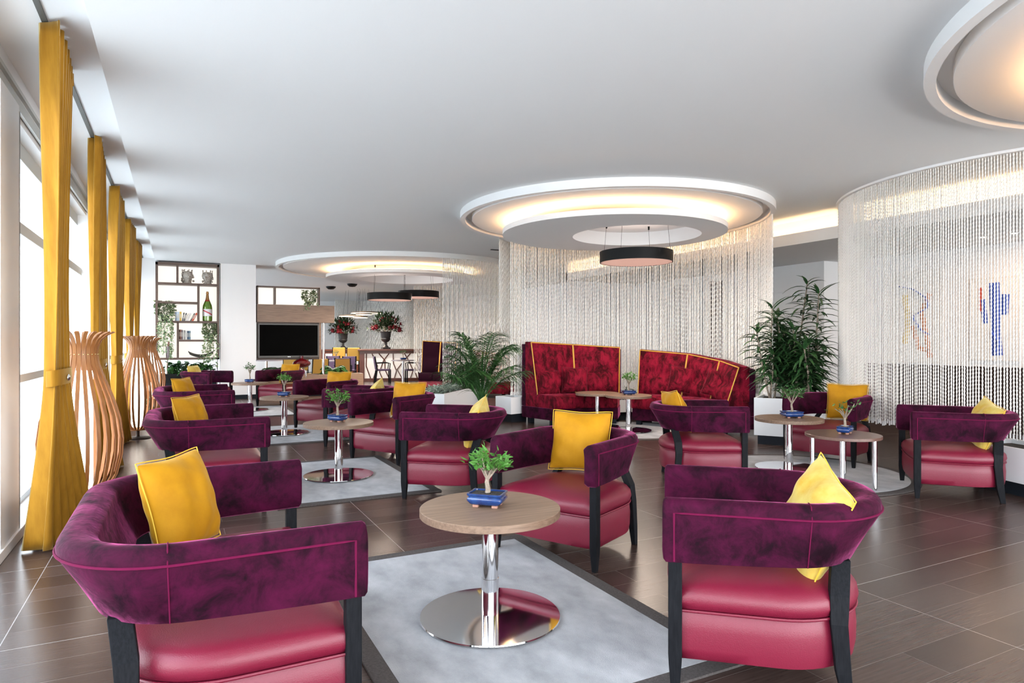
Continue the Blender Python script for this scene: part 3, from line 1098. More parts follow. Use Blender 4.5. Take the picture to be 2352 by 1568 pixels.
# ---------------------------------------------------------------- slatted floor lamps
def make_lamp(label, loc, s=1.0):
    t = thing('floor_lamp', label, 'floor lamp', loc, 0, 'slatted wooden floor lamps')
    prof = [(0.110, 0.13), (0.185, 0.19), (0.245, 0.30), (0.280, 0.45), (0.287, 0.58), (0.268, 0.74), (0.222, 0.90), (0.165, 1.05), (0.124, 1.17), (0.110, 1.25),
            (0.116, 1.31), (0.140, 1.365), (0.185, 1.405), (0.228, 1.425)]
    n = 24
    for k in range(n):
        a = 2 * PI * k / n
        c, sn = math.cos(a), math.sin(a)
        hw, th = 0.0135, 0.004
        rg = []
        m = len(prof)
        for i, (r, z) in enumerate(prof):
            r0, z0 = prof[max(i - 1, 0)]
            r1, z1 = prof[min(i + 1, m - 1)]
            tr, tz = r1 - r0, z1 - z0
            L = math.hypot(tr, tz)
            nr, nz = tz / L, -tr / L
            q = []
            for sx, sn_ in ((-1, -1), (1, -1), (1, 1), (-1, 1)):
                rr, zz = r + nr * th * sn_, z + nz * th * sn_
                q.append((c * rr - sn * hw * sx, sn * rr + c * hw * sx, zz))
            rg.append(q)
        obj('slat', MB().rings(rg), OAK, t, angle=0.9)
    sc = MB()
    for k in range(n):
        a = 2 * PI * k / n
        sc.ball((0.115 * math.cos(a), 0.115 * math.sin(a), 1.25), 0.0055, 8, 5)
    obj('screw', sc, mat('brass_screw', (0.6, 0.45, 0.2), 0.25, 1.0), t)
    obj('lamp_shade', MB().lathe([(0.01, 0.16), (0.078, 0.16), (0.082, 0.18), (0.082, 1.10), (0.078, 1.12), (0.01, 1.12)], 32), SHADE, t)
    obj('hoop', MB().lathe_loop([(0.104, 1.235), (0.104, 1.265), (0.096, 1.265), (0.096, 1.235)], 40).lathe([(0.02, 0.118), (0.125, 0.118), (0.125, 0.135), (0.02, 0.135)], 40), OAK, t)
    obj('base', MB().lathe([(0.01, 0), (0.17, 0), (0.172, 0.008), (0.15, 0.016), (0.03, 0.026), (0.022, 0.05), (0.022, 0.12), (0.01, 0.12)], 40), mat('dark_bronze', (0.05, 0.035, 0.028), 0.4, 0.6), t)
    t.scale = (s, s, s)
    return t


lamp0 = make_lamp('slatted wooden floor lamp nearest the viewer, beside the first curtain', (-0.67, 6.08, 0), 1.0)
dup(lamp0, (-0.49, 10.5, 0), 0.1, 'slatted wooden floor lamp, middle of the three along the windows')
dup(lamp0, (-0.50, 15.2, 0), 0.05, 'slatted wooden floor lamp farthest away, beside the bookcase')


# ---------------------------------------------------------------- rope curtains
def rope_mesh(pos, r, step, twist, seed, sway=0.004, nsec=4):
    """pos: (x, y, ztop, zbot) per rope; two-strand twisted cords"""
    rnd = np.random.RandomState(seed)
    Vs, Fs, o = [], [], 0
    for (x, y, zt, zb) in pos:
        k = max(3, int((zt - zb) / step)) + 1
        z = np.linspace(zt, zb, k)
        ph = rnd.uniform(0, 6.28) + np.arange(k) * twist
        tt = (zt - z) / max(zt - zb, .1)
        dx = sway * np.sin(tt * rnd.uniform(2, 5) + rnd.uniform(0, 6)) * tt + rnd.normal(0, 0.002) * tt
        dy = sway * np.sin(tt * rnd.uniform(2, 5) + rnd.uniform(0, 6)) * tt + rnd.normal(0, 0.002) * tt
        V = np.zeros((k, nsec, 3))
        for j in range(nsec):
            a = 2 * PI * j / nsec
            rr = r * (1.12 if (j % 2 == 0) else 0.72)
            V[:, j, 0] = x + dx + rr * np.cos(ph + a)
            V[:, j, 1] = y + dy + rr * np.sin(ph + a)
            V[:, j, 2] = z
        i = np.arange(k - 1)[:, None] * nsec + o
        j = np.arange(nsec)[None, :]
        j2 = (j + 1) % nsec
        F = np.stack([i + j, i + j2, i + nsec + j2, i + nsec + j], axis=-1).reshape(-1, 4)
        Vs.append(V.reshape(-1, 3))
        Fs.append(F)
        o += k * nsec
    return np.concatenate(Vs), np.concatenate(Fs)


def sleeves(pos, r, hgt=0.045):
    m = MB()
    for (x, y, zt, zb) in pos:
        m.tube([(x, y, zb - hgt), (x, y, zb + 0.004)], r, 6)
    return m


def rope_curtain(label, pos, r, step, twist, seed, group='ivory rope curtains', sway=0.004, ends=True):
    V, F = rope_mesh(pos, r, step, twist, seed, sway)
    o = np_obj('rope_curtain', V, F, ROPE)
    tag(o, label, 'rope curtain', None, 'stuff')
    if ends:
        obj('end_sleeve', sleeves(pos, r * 1.05), mat('white_sleeve', (0.8, 0.8, 0.8), 0.5), o)
    return o


# middle circle: from the right end round the back to the left end
aR = math.radians(-43)
aL = ray_circle(1172, C1, R1 - 0.04)
rr_ = R1 - 0.035
n1 = int((aL - aR) * rr_ / 0.031)
rnd = random.Random(11)
pos = []
for k in range(n1):
    a = aR + (aL - aR) * k / n1
    # a few cords are drawn aside so gaps open at the right of the back
    if 0.10 < (k / n1) < 0.42 and rnd.random() < 0.10:
        a += 0.012
    p = polar(C1, rr_ + rnd.uniform(-.006, .006), a + rnd.gauss(0, .0013))
    pos.append((p.x, p.y, ZC - 0.10, 0.50 + (0.14 if a < 0.3 else 0.14 * max(0, 1 - (a - .3) / .5)) + rnd.uniform(-.012, .012)))
rope_curtain('ivory rope curtain hanging from the middle ceiling ring behind the red sofas', pos, 0.0112, 0.02, 0.9, 1)

# right circle
a0, a1 = math.radians(96), math.radians(246)
n2 = int((a1 - a0) * RR / 0.0245)
pos = []
for k in range(n2):
    a = a0 + (a1 - a0) * k / n2
    p = polar(CR, RR + rnd.uniform(-.004, .004), a)
    if p.y < 1.6:
        continue
    pos.append((p.x, p.y, ZC - 0.03, 0.47 + rnd.uniform(-.02, .02)))
rope_curtain('ivory rope curtain on the right, veiling two bright pictures', pos, 0.0077, 0.009, 0.75, 2, sway=.002)
struct('trim_ropetrack', MB().lathe_loop([(RR + .035, ZC), (RR + .035, ZC - .025), (RR - .035, ZC - .025), (RR - .035, ZC)], 96, (CR[0], CR[1], 0), a0, a1), WHITE, smooth=True)

# far circle
b0 = ray_circle(1018, C2, R2 - .04, far=False)
b1 = ray_circle(948, C2, R2 - .04, far=True)
if b1 < b0:
    b1 += 2 * PI
n3 = int((b1 - b0) * R2 / 0.042)
pos = []
for k in range(n3):
    a = b0 + (b1 - b0) * k / n3
    p = polar(C2, R2 - 0.04, a)
    pos.append((p.x, p.y, ZC - 0.10, 0.49 + rnd.uniform(-.015, .03)))
rope_curtain('ivory rope curtain hanging round the far ceiling ring behind the palm', pos, 0.0125, 0.045, 0.9, 3)

# short swept curtain left of the middle ring, its hem cut in a curve
pos = []
q0, q1 = P(1147, 560, 11.3), P(1174, 560, 11.9)
for k in range(26):
    s = k / 25
    x, y = q0.x + (q1.x - q0.x) * s, q0.y + (q1.y - q0.y) * s
    zb = 1.78 - 0.42 * math.sqrt(max(0, 1 - (1 - s) ** 2))
    pos.append((x, y, ZC - 0.02, zb))
rope_curtain('short ivory rope curtain with a curved hem left of the middle ring', pos, 0.0095, 0.03, 0.9, 4, ends=False)

# far dining ropes: a wavy screen along the far bar
pos = []
for k in range(150):
    s = k / 149
    u = 770 + 260 * s
    d = 27.4 + 0.9 * math.sin(s * 7.5)
    p = P(u, 700, d)
    pos.append((p.x, p.y, ZC - 0.05, 0.5))
rope_curtain('ivory rope screen at the far end behind the bar counter', pos, 0.019, 0.08, 0.9, 5, ends=False)


# ---------------------------------------------------------------- curved sofas
def make_sofa(label, C, angs, r_out, ztops, zseat=0.48, mred=RED, mshell=PLUM, name='curved_sofa', mbase=PLUM):
    n = len(angs) - 1
    am = (angs[0] + angs[-1]) / 2
    o0 = polar(C, r_out - 0.5, am)
    t = thing(name, label, 'sofa', (o0.x, o0.y, 0))
    O = Vector((o0.x, o0.y, 0))

    def pz(r, a, z):
        return polar(C, r, a, z) - O
    rs = [r_out, r_out - 0.10, r_out - 0.86]
    # outer shell following the falling top line
    sh = MB()
    rg = []
    for a, zt in zip(angs, ztops):
        rg.append([pz(r_out, a, 0.28), pz(r_out - 0.09, a, 0.28), pz(r_out - 0.09, a, zt - 0.02), pz(r_out, a, zt - 0.02)])
    sh.rings(rg)
    obj('shell', sh, mshell, t, smooth=False, bevel=0.012)
    # plum base on dark feet
    rg = [[pz(r_out, a, 0.09), pz(r_out - 0.80, a, 0.09), pz(r_out - 0.80, a, 0.275), pz(r_out, a, 0.275)] for a in angs]
    obj('base', MB().rings(rg), mbase, t, smooth=False, bevel=0.01)
    for a in angs:
        for r in (r_out - 0.12, r_out - 0.70):
            a2 = a + (am - a) * 0.12
            p = pz(r, a2, 0)
            obj('foot', MB().box(-0.04, 0.04, -0.04, 0.04, 0, 0.09, T(p.x, p.y) @ Rz(a2)), DARKPL, t, smooth=False)
    for i in range(n):
        a0, a1 = angs[i], angs[i + 1]
        g = 0.004 * (1 if a1 > a0 else -1)
        # seat block with rounded front
        sec = [(r_out - 0.10, 0.28), (r_out - 0.84, 0.28), (r_out - 0.86, 0.31), (r_out - 0.865, 0.40), (r_out - 0.85, 0.455), (r_out - 0.80, zseat), (r_out - 0.5, zseat + .012), (r_out - 0.10, zseat)]
        A, B = [pz(r, a0 + g, z) for r, z in sec], [pz(r, a1 - g, z) for r, z in sec]
        rg = []
        for k in range(9):
            s = k / 8
            e = 1.0
            rg.append([p.lerp(q, s) for p, q in zip(A, B)])
        obj('seat', MB().rings(rg), mred, t, angle=0.8)
        # back pad, puffed, with a crease at lumbar height
        nu, nv = 14, 16
        zt0, zt1 = ztops[i], ztops[i + 1]
        F_, Bk = [], []
        for j in range(nv + 1):
            v = j / nv
            fr, bk = [], []
            for k in range(nu + 1):
                u = k / nu
                rf = (r_out - 0.40) + 0.16 * v
                ztop = zt0 + (zt1 - zt0) * u
                z = zseat + 0.005 + (ztop - zseat) * v
                p = pz(rf, a0 + g, z).lerp(pz(rf, a1 - g, z), u)
                p.z = z
                q = pz(r_out - 0.085, a0 + g, z).lerp(pz(r_out - 0.085, a1 - g, z), u)
                q.z = z
                nrm = (p - q)
                nrm.z = 0
                nrm.normalize()
                pu = (1 - abs(2 * u - 1) ** 5)
                vv = 0.075 * math.sin(PI * min(v / 0.46, 1)) ** .7 if v < 0.46 else 0.05 * math.sin(PI * (v - 0.46) / 0.54)
                fr.append(p + nrm * pu * max(vv, 0))
                bk.append(q)
            F_.append(fr)
            Bk.append(bk)
        rings = []
        for j in range(nv + 1):
            rings.append(F_[j] + list(reversed(Bk[j])))
        top_round = [p.lerp(q, 0.08) + Vector((0, 0, .012)) for p, q in zip(F_[nv] + list(reversed(Bk[nv])), Bk[nv] + list(reversed(F_[nv])))]
        rings.append(top_round)
        pad = obj('back_pad', MB().rings(rings), mred, t, angle=0.9)
        edge = [F_[j][0] for j in range(nv + 1)] + [F_[nv][k] for k in range(1, nu + 1)] + [F_[nv - j][nu] for j in range(1, nv + 1)]
        obj('piping', MB().tube(edge, 0.0085, 6), GOLDPIPE, pad)
    return t


ro1 = R1 - 0.13
sl0, sl1 = ray_circle(1198, C1, ro1), ray_circle(1426, C1, ro1)
sr0, sr1 = ray_circle(1476, C1, ro1), ray_circle(1736, C1, ro1)
zl = [1.33, 1.29, 1.24]
make_sofa('tall curved red velvet sofa, left of the pair under the middle ring', C1, [sl0, sl0 + (sl1 - sl0) * .5, sl1], ro1, zl)
zr = [1.20, 1.14, 1.05, 0.97]
make_sofa('long low red velvet sofa, right of the pair, sloping down to the right', C1, [sr0, sr0 + (sr1 - sr0) * .40, sr0 + (sr1 - sr0) * .72, sr1], ro1, zr)
# booths in the far circle
ro2 = R2 - 0.16
f0, f1 = ray_circle(974, C2, ro2), ray_circle(1062, C2, ro2)
make_sofa('shaded plum high-backed booth sofa with gold edge beyond the palm', C2, [f0, f0 + (f1 - f0) * .5, f1], ro2, [1.36, 1.33, 1.30], mred=PLUMSHADE, name='booth_sofa', mbase=REDDARK)
f2 = f1 - 0.22
make_sofa('low red velvet booth sofa half hidden behind loose ropes', C2, [f2, f2 - .5, f2 - 1.0], ro2, [1.10, 1.0, 0.92], mred=RED, name='booth_sofa', mbase=RED)

redp = make_pillow('cushion', 'red velvet cushion at the middle of the left red sofa', 8, RED, REDDARK, 0.42, 0.42, 0.15, group='red velvet cushions')


def red_pillow(u, v, d, phi, tilt, roll, label, use=None):
    o = use or dup(redp, (0, 0, 0), 0, label)
    o['label'] = label
    o.location = P(u, v, d)
    a = math.radians(phi + 90)
    o.rotation_euler = (Matrix.Rotation(a, 3, 'Z') @ Matrix.Rotation(math.radians(-tilt), 3, 'X') @ Matrix.Rotation(math.radians(roll), 3, 'Y')).to_euler()
    return o


red_pillow(1320, 872, 10.75, 235, 12, 0, 'red velvet cushion at the middle of the left red sofa', redp)
red_pillow(1258, 880, 10.75, 262, 14, 0, 'red velvet cushion at the left end of the left red sofa')
red_pillow(1568, 872, 10.3, 228, 16, 8, 'red velvet cushion at the middle of the right red sofa')
red_pillow(1650, 882, 9.75, 212, 22, 14, 'red velvet cushion slumped at the right of the right red sofa')

# ---------------------------------------------------------------- pendants
def lamp_light(parent, power, size, color, z):
    l = bpy.data.lights.new('lamp_light', 'AREA')
    l.shape = 'DISK'
    l.size = size
    l.energy = power
    l.color = color
    o = bpy.data.objects.new('lamp_light', l)
    COL.objects.link(o)
    o.parent = parent
    o.location = (0, 0, z)
    return o


def make_pendant(label, loc, rad, zt, zb, zcan, power=22):
    t = thing('pendant_light', label, 'pendant light', (loc[0], loc[1], zb), 0, 'black drum pendant lights')
    h = zt - zb
    obj('shade', MB().lathe_loop([(rad, 0), (rad, h), (rad - 0.012, h), (rad - 0.012, 0)], 72), BLACKM, t)
    lamp_light(t, power, rad * 1.7, (1.0, 0.84, 0.70), -0.01)
    obj('diffuser', MB().lathe([(0.01, 0.012), (rad - 0.013, 0.012), (rad - 0.013, 0.022), (0.01, 0.022)], 64), PENDGLOW, t)
    lo = MB()
    k = int(rad * 2 / 0.035)
    for i in range(k):
        x = -rad + 0.03 + (2 * rad - 0.06) * i / (k - 1)
        yy = math.sqrt(max(0, (rad - 0.014) ** 2 - x * x))
        lo.box(x - 0.003, x + 0.003, -yy, yy, 0.0, 0.011)
    obj('louvre', lo, mat('copper_louvre', (0.55, 0.36, 0.30), 0.35), t, smooth=False)
    for i in range(4):
        a = i * PI / 2 + 0.5
        x, y = rad * 0.75 * math.cos(a), rad * 0.75 * math.sin(a)
        cb = obj('cable', MB().tube([(rad * .98 * math.cos(a), rad * .98 * math.sin(a), h), (rad * .9 * math.cos(a), rad * .9 * math.sin(a), zcan - zb)], 0.0022, 5), BLACKM, t)
        obj('ceiling_cup', MB().lathe([(0.012, zcan - zb - .05), (0.016, zcan - zb)], 10, (rad * .9 * math.cos(a), rad * .9 * math.sin(a), 0)), BLACKM, cb)
    return t


zcan = ZC - 0.088
make_pendant('black drum pendant light under the middle ceiling disc', P(1461, 600, 9.4), 0.52, 2.64, 2.485, zcan)
make_pendant('black drum pendant light, nearer of the two under the far disc', P(895, 680, 15.1), 0.51, 2.46, 2.30, zcan, 45)
make_pendant('black drum pendant light, farther of the two under the far disc', P(961, 677, 16.3), 0.51, 2.60, 2.44, zcan, 45)

# ---------------------------------------------------------------- planters and plants
def planter_box(label, corner, dirx, L, Wd, H, name='planter', wall=WHITEG, filler=SOIL, plinth=0.12, rim=0.03):
    """corner: near-left base corner on the floor, dirx: plan direction of the long side, depth to its left"""
    a = math.atan2(dirx[1], dirx[0])
    t = thing(name, label, 'planter', (corner[0], corner[1], 0), a)
    b = MB()
    z0 = plinth
    b.box(0, L, 0, rim, z0, H).box(0, L, Wd - rim, Wd, z0, H).box(0, rim, rim, Wd - rim, z0, H).box(L - rim, L, rim, Wd - rim, z0, H).box(rim, L - rim, rim, Wd - rim, z0, z0 + .02)
    obj('box', b, wall, t, smooth=False)
    if plinth:
        obj('plinth', MB().box(0.04, L - 0.04, 0.04, Wd - 0.04, 0, z0), DARKPL, t, smooth=False)
    obj('soil', MB().box(rim, L - rim, rim, Wd - rim, H - 0.06, H - 0.04), filler, t, smooth=False)
    return t


def plant(name, label, loc, builder, mleaf, stem=None, mstem=BARK, cat='plant', group=None):
    t = thing(name, label, cat, loc, 0, group)
    lf, st = MB(), MB()
    builder(lf, st)
    if lf.v:
        obj('foliage', lf, mleaf, t, recalc=False, angle=3)
    if st.v:
        obj('stem', st, mstem, t)
    return t


def dracaena(seed, H, canes, leafL=0.34):
    def f(lf, st):
        r = random.Random(seed)
        for k in range(canes):
            a = r.uniform(0, 2 * PI)
            q = r.uniform(0.02, 0.1)
            top = Vector((q * math.cos(a) + r.gauss(0, .1), q * math.sin(a) + r.gauss(0, .1), H * (1.0 if k == 0 else r.uniform(.45, .9))))
            b = Vector((q * .6 * math.cos(a), q * .6 * math.sin(a), 0))
            st.tube([b, b.lerp(top, .5) + Vector((r.gauss(0, .015), r.gauss(0, .015), 0)), top], [0.013, 0.011, 0.008], 7)
            nl = int(62 * (0.5 + top.z / H * .5))
            for i in range(nl):
                s = 0.22 + 0.78 * (i / nl) ** 0.75
                p = b.lerp(top, s)
                an = i * 2.4
                upn = r.uniform(0.1, 0.7) + (0.9 if s > .95 else 0)
                L = leafL * r.uniform(.7, 1.1) * (0.75 if s > .96 else 1)
                lf.leaf(p, (math.cos(an), math.sin(an), upn), L, 0.046, r.uniform(.5, 1.3), 5, 0.2, shape=.75)
    return f


pc = (6.85, 6.22)
pl = planter_box('white planter box on a dark plinth below the tall leafy plants', (6.76, 6.20), (0.56, -0.83), 0.86, 0.86, 0.61)
drac = [(0.20, 0.28, 1.25, 4, 21), (0.40, 0.5, 1.62, 4, 22), (0.62, 0.45, 1.45, 4, 23), (0.3, 0.66, 1.05, 4, 24), (0.66, 0.22, 0.8, 3, 25), (0.5, 0.25, 0.95, 4, 26)]
dl = ['tall dracaena at the left of the white planter beside the rope end', 'tallest dracaena rising from the middle of the white planter', 'dracaena at the right of the white planter against the rope screen',
      'dracaena at the back left of the white planter', 'short dracaena at the front right of the white planter', 'bushy dracaena at the front middle of the white planter']
MP = T(6.76, 6.20) @ Rz(math.atan2(-0.83, 0.56))
for (x, y, h, n, s), lb in zip(drac, dl):
    p = MP @ Vector((x, y, 0.57))
    plant('dracaena', lb, p, dracaena(s, h, n), LEAFD, group='tall dracaenas in the white planter')


def palm(seed, H, fronds):
    def f(lf, st):
        r = random.Random(seed)
        for k in range(fronds):
            a = 2 * PI * k / fronds + r.uniform(-.3, .3)
            rise = r.uniform(.42, 1.0)
            reach = H * (0.22 + 0.55 * (1 - rise) + r.uniform(0, .12))
            pts = []
            for i in range(9):
                s = i / 8
                pts.append(Vector((reach * s ** 1.5 * math.cos(a), reach * s ** 1.5 * math.sin(a), H * rise * (1.28 * s - 0.34 * s ** 3.2))))
            st.tube(pts, [0.012 - .0011 * i for i in range(9)], 5)
            for i in range(26):
                s = 0.36 + 0.64 * i / 25
                q = s * 8
                i0 = min(int(q), 7)
                p = pts[i0].lerp(pts[i0 + 1], q - i0)
                tg = (pts[i0 + 1] - pts[i0]).normalized()
                sd = tg.cross(Vector((0, 0, 1))).normalized()
                for sg in (1, -1):
                    L = 0.34 * (0.45 + 0.55 * math.sin(PI * min(1, (s - .3) / .75))) * r.uniform(.85, 1.1)
                    lf.leaf(p, sd * sg * 1.0 + tg * .7 + Vector((0, 0, .2)), L, 0.020, r.uniform(.6, 1.3), 4, 0.2, shape=.6)
    return f


pp_ = P(1106, 930, 9.1)
tp = plant('potted_palm', 'feathery green palm in a dark pot before the left white planter', (pp_.x, pp_.y, 0.0), palm(31, 1.12, 24), LEAFP, mstem=LEAFP)
for c in tp.children:
    c.location.z = 0.42
obj('pot', MB().lathe([(0.12, 0), (0.16, 0.02), (0.19, 0.4), (0.2, 0.42), (0.18, 0.42), (0.17, 0.38), (0.02, 0.37)], 32), mat('taupe_pot', (0.12, 0.10, 0.085), 0.6), tp)

plc = P(1022, 905, 10.0)
plB = planter_box('long white planter behind the palm', (3.62, 9.32), (0.664, 0.748), 2.3, 0.55, 0.55, plinth=0.06)
MQ = T(3.62, 9.32) @ Rz(math.atan2(0.748, 0.664))


def bush(seed, n, spread, H, L, w, droop=.6):
    def f(lf, st):
        r = random.Random(seed)
        for i in range(n):
            a = r.uniform(0, 2 * PI)
            q = spread * math.sqrt(r.random())
            z = H * r.random() ** .7 * (1 - .5 * (q / spread) ** 2)
            d = (math.cos(a) * .8, math.sin(a) * .8, r.uniform(-.1, 1.0))
            lf.leaf((q * math.cos(a) * .8, q * math.sin(a) * .8, z), d, L * r.uniform(.6, 1.2), w * r.uniform(.7, 1.2), r.uniform(.2, droop * 1.6), 5, .15, side=None)
        for i in range(8):
            a = r.uniform(0, 2 * PI)
            st.tube([(0, 0, 0), (spread * .5 * math.cos(a), spread * .5 * math.sin(a), H * .7)], [0.008, 0.004], 5)
    return f


for i, x in enumerate((0.25, 0.6, 0.95)):
    p = MQ @ Vector((x, 0.27, 0.5))
    plant('succulent', ['grey-green succulent at the near end of the long white planter', 'grey-green succulent in the middle of the long white planter', 'grey-green succulent beneath the palm fronds in the long planter'][i], p, bush(40 + i, 260, 0.24, 0.16, 0.07, 0.035), LEAFS, mstem=LEAFS, group='succulents in the long planter')
p = MQ @ Vector((1.75, 0.27, 0.5))
plant('broadleaf_plant', 'dark broad-leaved plant at the back end of the long white planter', p, bush(47, 90, 0.30, 0.42, 0.26, 0.10, .9), LEAFD, mstem=LEAFD)
# low white ledge box under the left rope ends
pq = P(1173, 965, 10.9)
planter_box('low white ledge box with dark plinth left of the red sofa', (pq.x - .02, pq.y - .05), (1, 0.25), 0.42, 0.4, 0.42, plinth=0.14)
pq2 = P(1432, 960, 11.45)
plant('broadleaf_plant', 'small green plant in the gap between the red sofas', (pq2.x, pq2.y, 0.33), bush(49, 60, 0.25, 0.22, 0.16, 0.07, .9), LEAFD, mstem=LEAFD)
planter_box('white planter box in the gap between the red sofas', (pq2.x - .35, pq2.y - .2), (1, -0.15), 0.8, 0.4, 0.35, plinth=0.14)
# planter at the right frame edge
pe = P(2330, 1100, 5.55)
planter_box('white planter with variegated leaves at the right frame edge', (pe.x + .50, pe.y - 0.55), (0.3, 0.95), 1.0, 0.5, 0.42, plinth=0.12)
plant('variegated_plant', 'variegated leafy plant at the right frame edge behind the armchair', (pe.x + 0.36, pe.y - .30, 0.38), bush(53, 130, 0.26, 0.26, 0.14, 0.07, .8), LEAFV, mstem=LEAFD)

# ---------------------------------------------------------------- bookcase
DB = 14.95
yb = ycol - 0.02                 # front plane of bookcase
def bx(u, yy=None):
    """x on the bookcase front plane seen at pixel column u"""
    k = (u - CX) / FPX
    y = yb if yy is None else yy
    d = y / (FW[1] + RT[1] * k)
    return FW[0] * d + RT[0] * k * d, d


def bz(u, v):
    d = bx(u)[1]
    return HC - (v - CY) / FPX * d


x0, x1 = bx(357)[0], bx(504)[0]
zA, zBt = bz(430, 604), bz(430, 826)
zA = min(zA, ZC - 0.01)
z1, z2, z3, z4 = bz(430, 652), bz(430, 695), bz(430, 739), bz(430, 782)
xa, xb_, xc = bx(407.5)[0], bx(456)[0], bx(408.5)[0]
bc = thing('bookcase', 'tall backlit bookcase with dark walnut frame left of the white column', 'bookcase', ((x0 + x1) / 2, yb, 0))
ox = (x0 + x1) / 2
DP, TH = 0.34, 0.045
fr = MB()
fr.box(x0 - ox, x0 - ox + TH, 0, DP, zBt, zA).box(x1 - ox - TH, x1 - ox, 0, DP, zBt, zA).box(x0 - ox, x1 - ox, 0, DP, zA - .06, zA).box(x0 - ox, x1 - ox, 0, DP, zBt, zBt + TH)
obj('frame', fr, WALNUTD, bc, smooth=False)
for (a, b, z) in ((x0, x1, z1), (x0, xb_, z2), (x0, x1, z3), (xc, x1, z4)):
    obj('shelf', MB().box(a - ox + TH * .5, b - ox - TH * .3, 0.004, DP, z - TH / 2, z + TH / 2), WALNUTD, bc, smooth=False)
for (x, a, b) in ((xa, z1, zA), (xb_, z3, z1), (xc, zBt, z3)):
    obj('divider', MB().box(x - ox - TH / 2, x - ox + TH / 2, 0.004, DP, a + .01, b - .01), WALNUTD, bc, smooth=False)
obj('backlit_panel', MB().box(x0 - ox + TH, x1 - ox - TH, DP - 0.02, DP, zBt + TH, zA - .06), BACKLIT, bc, smooth=False)
for xx in (bx(383)[0] - ox, x1 - ox - .05):
    obj('leg', MB().tube([(xx, 0.1, 0), (xx, 0.1, zBt)], 0.032, 16), CHROME, bc)


def shelf_book(u0, u1, vtop, z, color, tilt, label):
    xA, xB = bx(u0)[0], bx(u1)[0]
    h = bz((u0 + u1) / 2, vtop) - z
    w = (xB - xA)
    t = thing('book', label, 'book', ((xA + xB) / 2, yb + 0.11, z), 0, 'books on the backlit shelves')
    M = T(-w / 2 if tilt >= 0 else w / 2, 0) @ Matrix.Rotation(math.radians(tilt), 4, 'Y') @ T(w / 2 if tilt >= 0 else -w / 2, 0)
    cm = mat('book_%d_%d_%d' % tuple(int(c * 99) for c in color), color, 0.6)
    obj('cover', MB().box(-w / 2, w / 2, -0.08, 0.08, 0, h, M), cm, t, smooth=False)
    obj('title', MB().box(-w / 5, w / 5, -0.082, -0.078, h * .3, h * .75, M), mat('book_title', (0.55, 0.52, 0.46), 0.6), t, smooth=False)


zb3 = z3 + TH / 2 + .002
for b in ((402, 405.5, 716, (0.16, 0.20, 0.24), 0, 'grey-blue book at the left end of the upper row'), (405.5, 412, 715.5, (0.42, 0.50, 0.58), 0, 'thick pale blue book in the upper row'),
          (412.5, 417, 715.5, (0.55, 0.36, 0.06), 0, 'ochre yellow book in the upper row'), (418, 421, 717, (0.02, 0.022, 0.03), 9, 'black book leaning beside the ochre book'),
          (421.5, 424.5, 717.5, (0.03, 0.032, 0.045), 14, 'dark slate book, second of the leaning books'), (424.5, 427, 718, (0.50, 0.47, 0.40), 19, 'thin cream book among the leaning books'),
          (427.5, 432.5, 716, (0.62, 0.58, 0.58), 21, 'white book with red lettering among the leaning books'), (436, 439, 716, (0.10, 0.09, 0.09), 26, 'grey book leaning next to the orange book'),
          (439.5, 444, 715, (0.50, 0.09, 0.04), 27, 'orange-red book, last of the leaning books')):
    shelf_book(b[0], b[1], b[2], zb3, b[3], b[4], b[5])
zb4 = z4 + TH / 2 + .002
for b in ((410.8, 413.5, 756.5, (0.05, 0.022, 0.016), 0, 'dark brown book at the left of the lower row'), (413.5, 416.5, 756.5, (0.20, 0.07, 0.045), 0, 'rust brown book in the lower row'),
          (416.8, 419.5, 757, (0.06, 0.03, 0.045), 0, 'maroon book in the lower row'), (419.8, 423, 758, (0.44, 0.42, 0.40), 0, 'pale grey book in the lower row'),
          (423.2, 425.6, 758, (0.22, 0.20, 0.19), 0, 'mid grey book in the lower row'), (425.8, 429.8, 759, (0.58, 0.57, 0.55), 0, 'thick white book in the lower row'),
          (430, 434, 759.5, (0.03, 0.06, 0.11), 0, 'navy book in the lower row'), (434.2, 438, 759.5, (0.10, 0.18, 0.24), 0, 'teal blue book at the right end of the lower row')):
    shelf_book(b[0], b[1], b[2], zb4, b[3], b[4], b[5])


def ivy(seed, top, trail, width, n1, n2):
    """crown of leaves with trailing strands"""
    def f(lf, st):
        r = random.Random(seed)
        for i in range(n1):
            a, q = r.uniform(0, 2 * PI), width * math.sqrt(r.random())
            z = top * r.random()
            lf.leaf((q * math.cos(a), q * .6 * math.sin(a), z), (math.cos(a), math.sin(a) - .6, r.uniform(-.4, .8)), 0.055 * r.uniform(.7, 1.2), 0.045, .4, 3, .12, side=(r.uniform(-1, 1), r.uniform(-.3, .3), r.uniform(-1, 1)))
        for k in range(9):
            x = r.uniform(-width, width) * .8
            L = trail * r.uniform(.35, 1.0)
            pts = [Vector((x, -0.13, 0.02)), Vector((x * 1.15, -0.17, -L * .3)), Vector((x * 1.05 + r.gauss(0, .03), -0.17, -L))]
            st.tube(pts, 0.0025, 4)
            for i in range(int(n2 * L / trail)):
                s = r.random()
                p = pts[0].lerp(pts[1], s / .3) if s < .3 else pts[1].lerp(pts[2], (s - .3) / .7)
                lf.leaf(p + Vector((r.gauss(0, .015), r.gauss(0, .012), 0)), (r.gauss(0, 1), -.5, r.gauss(-.2, .6)), 0.05 * r.uniform(.6, 1.2), 0.042, .5, 3, .12, side=(r.uniform(-1, 1), 0, r.uniform(-1, 1)))
    return f


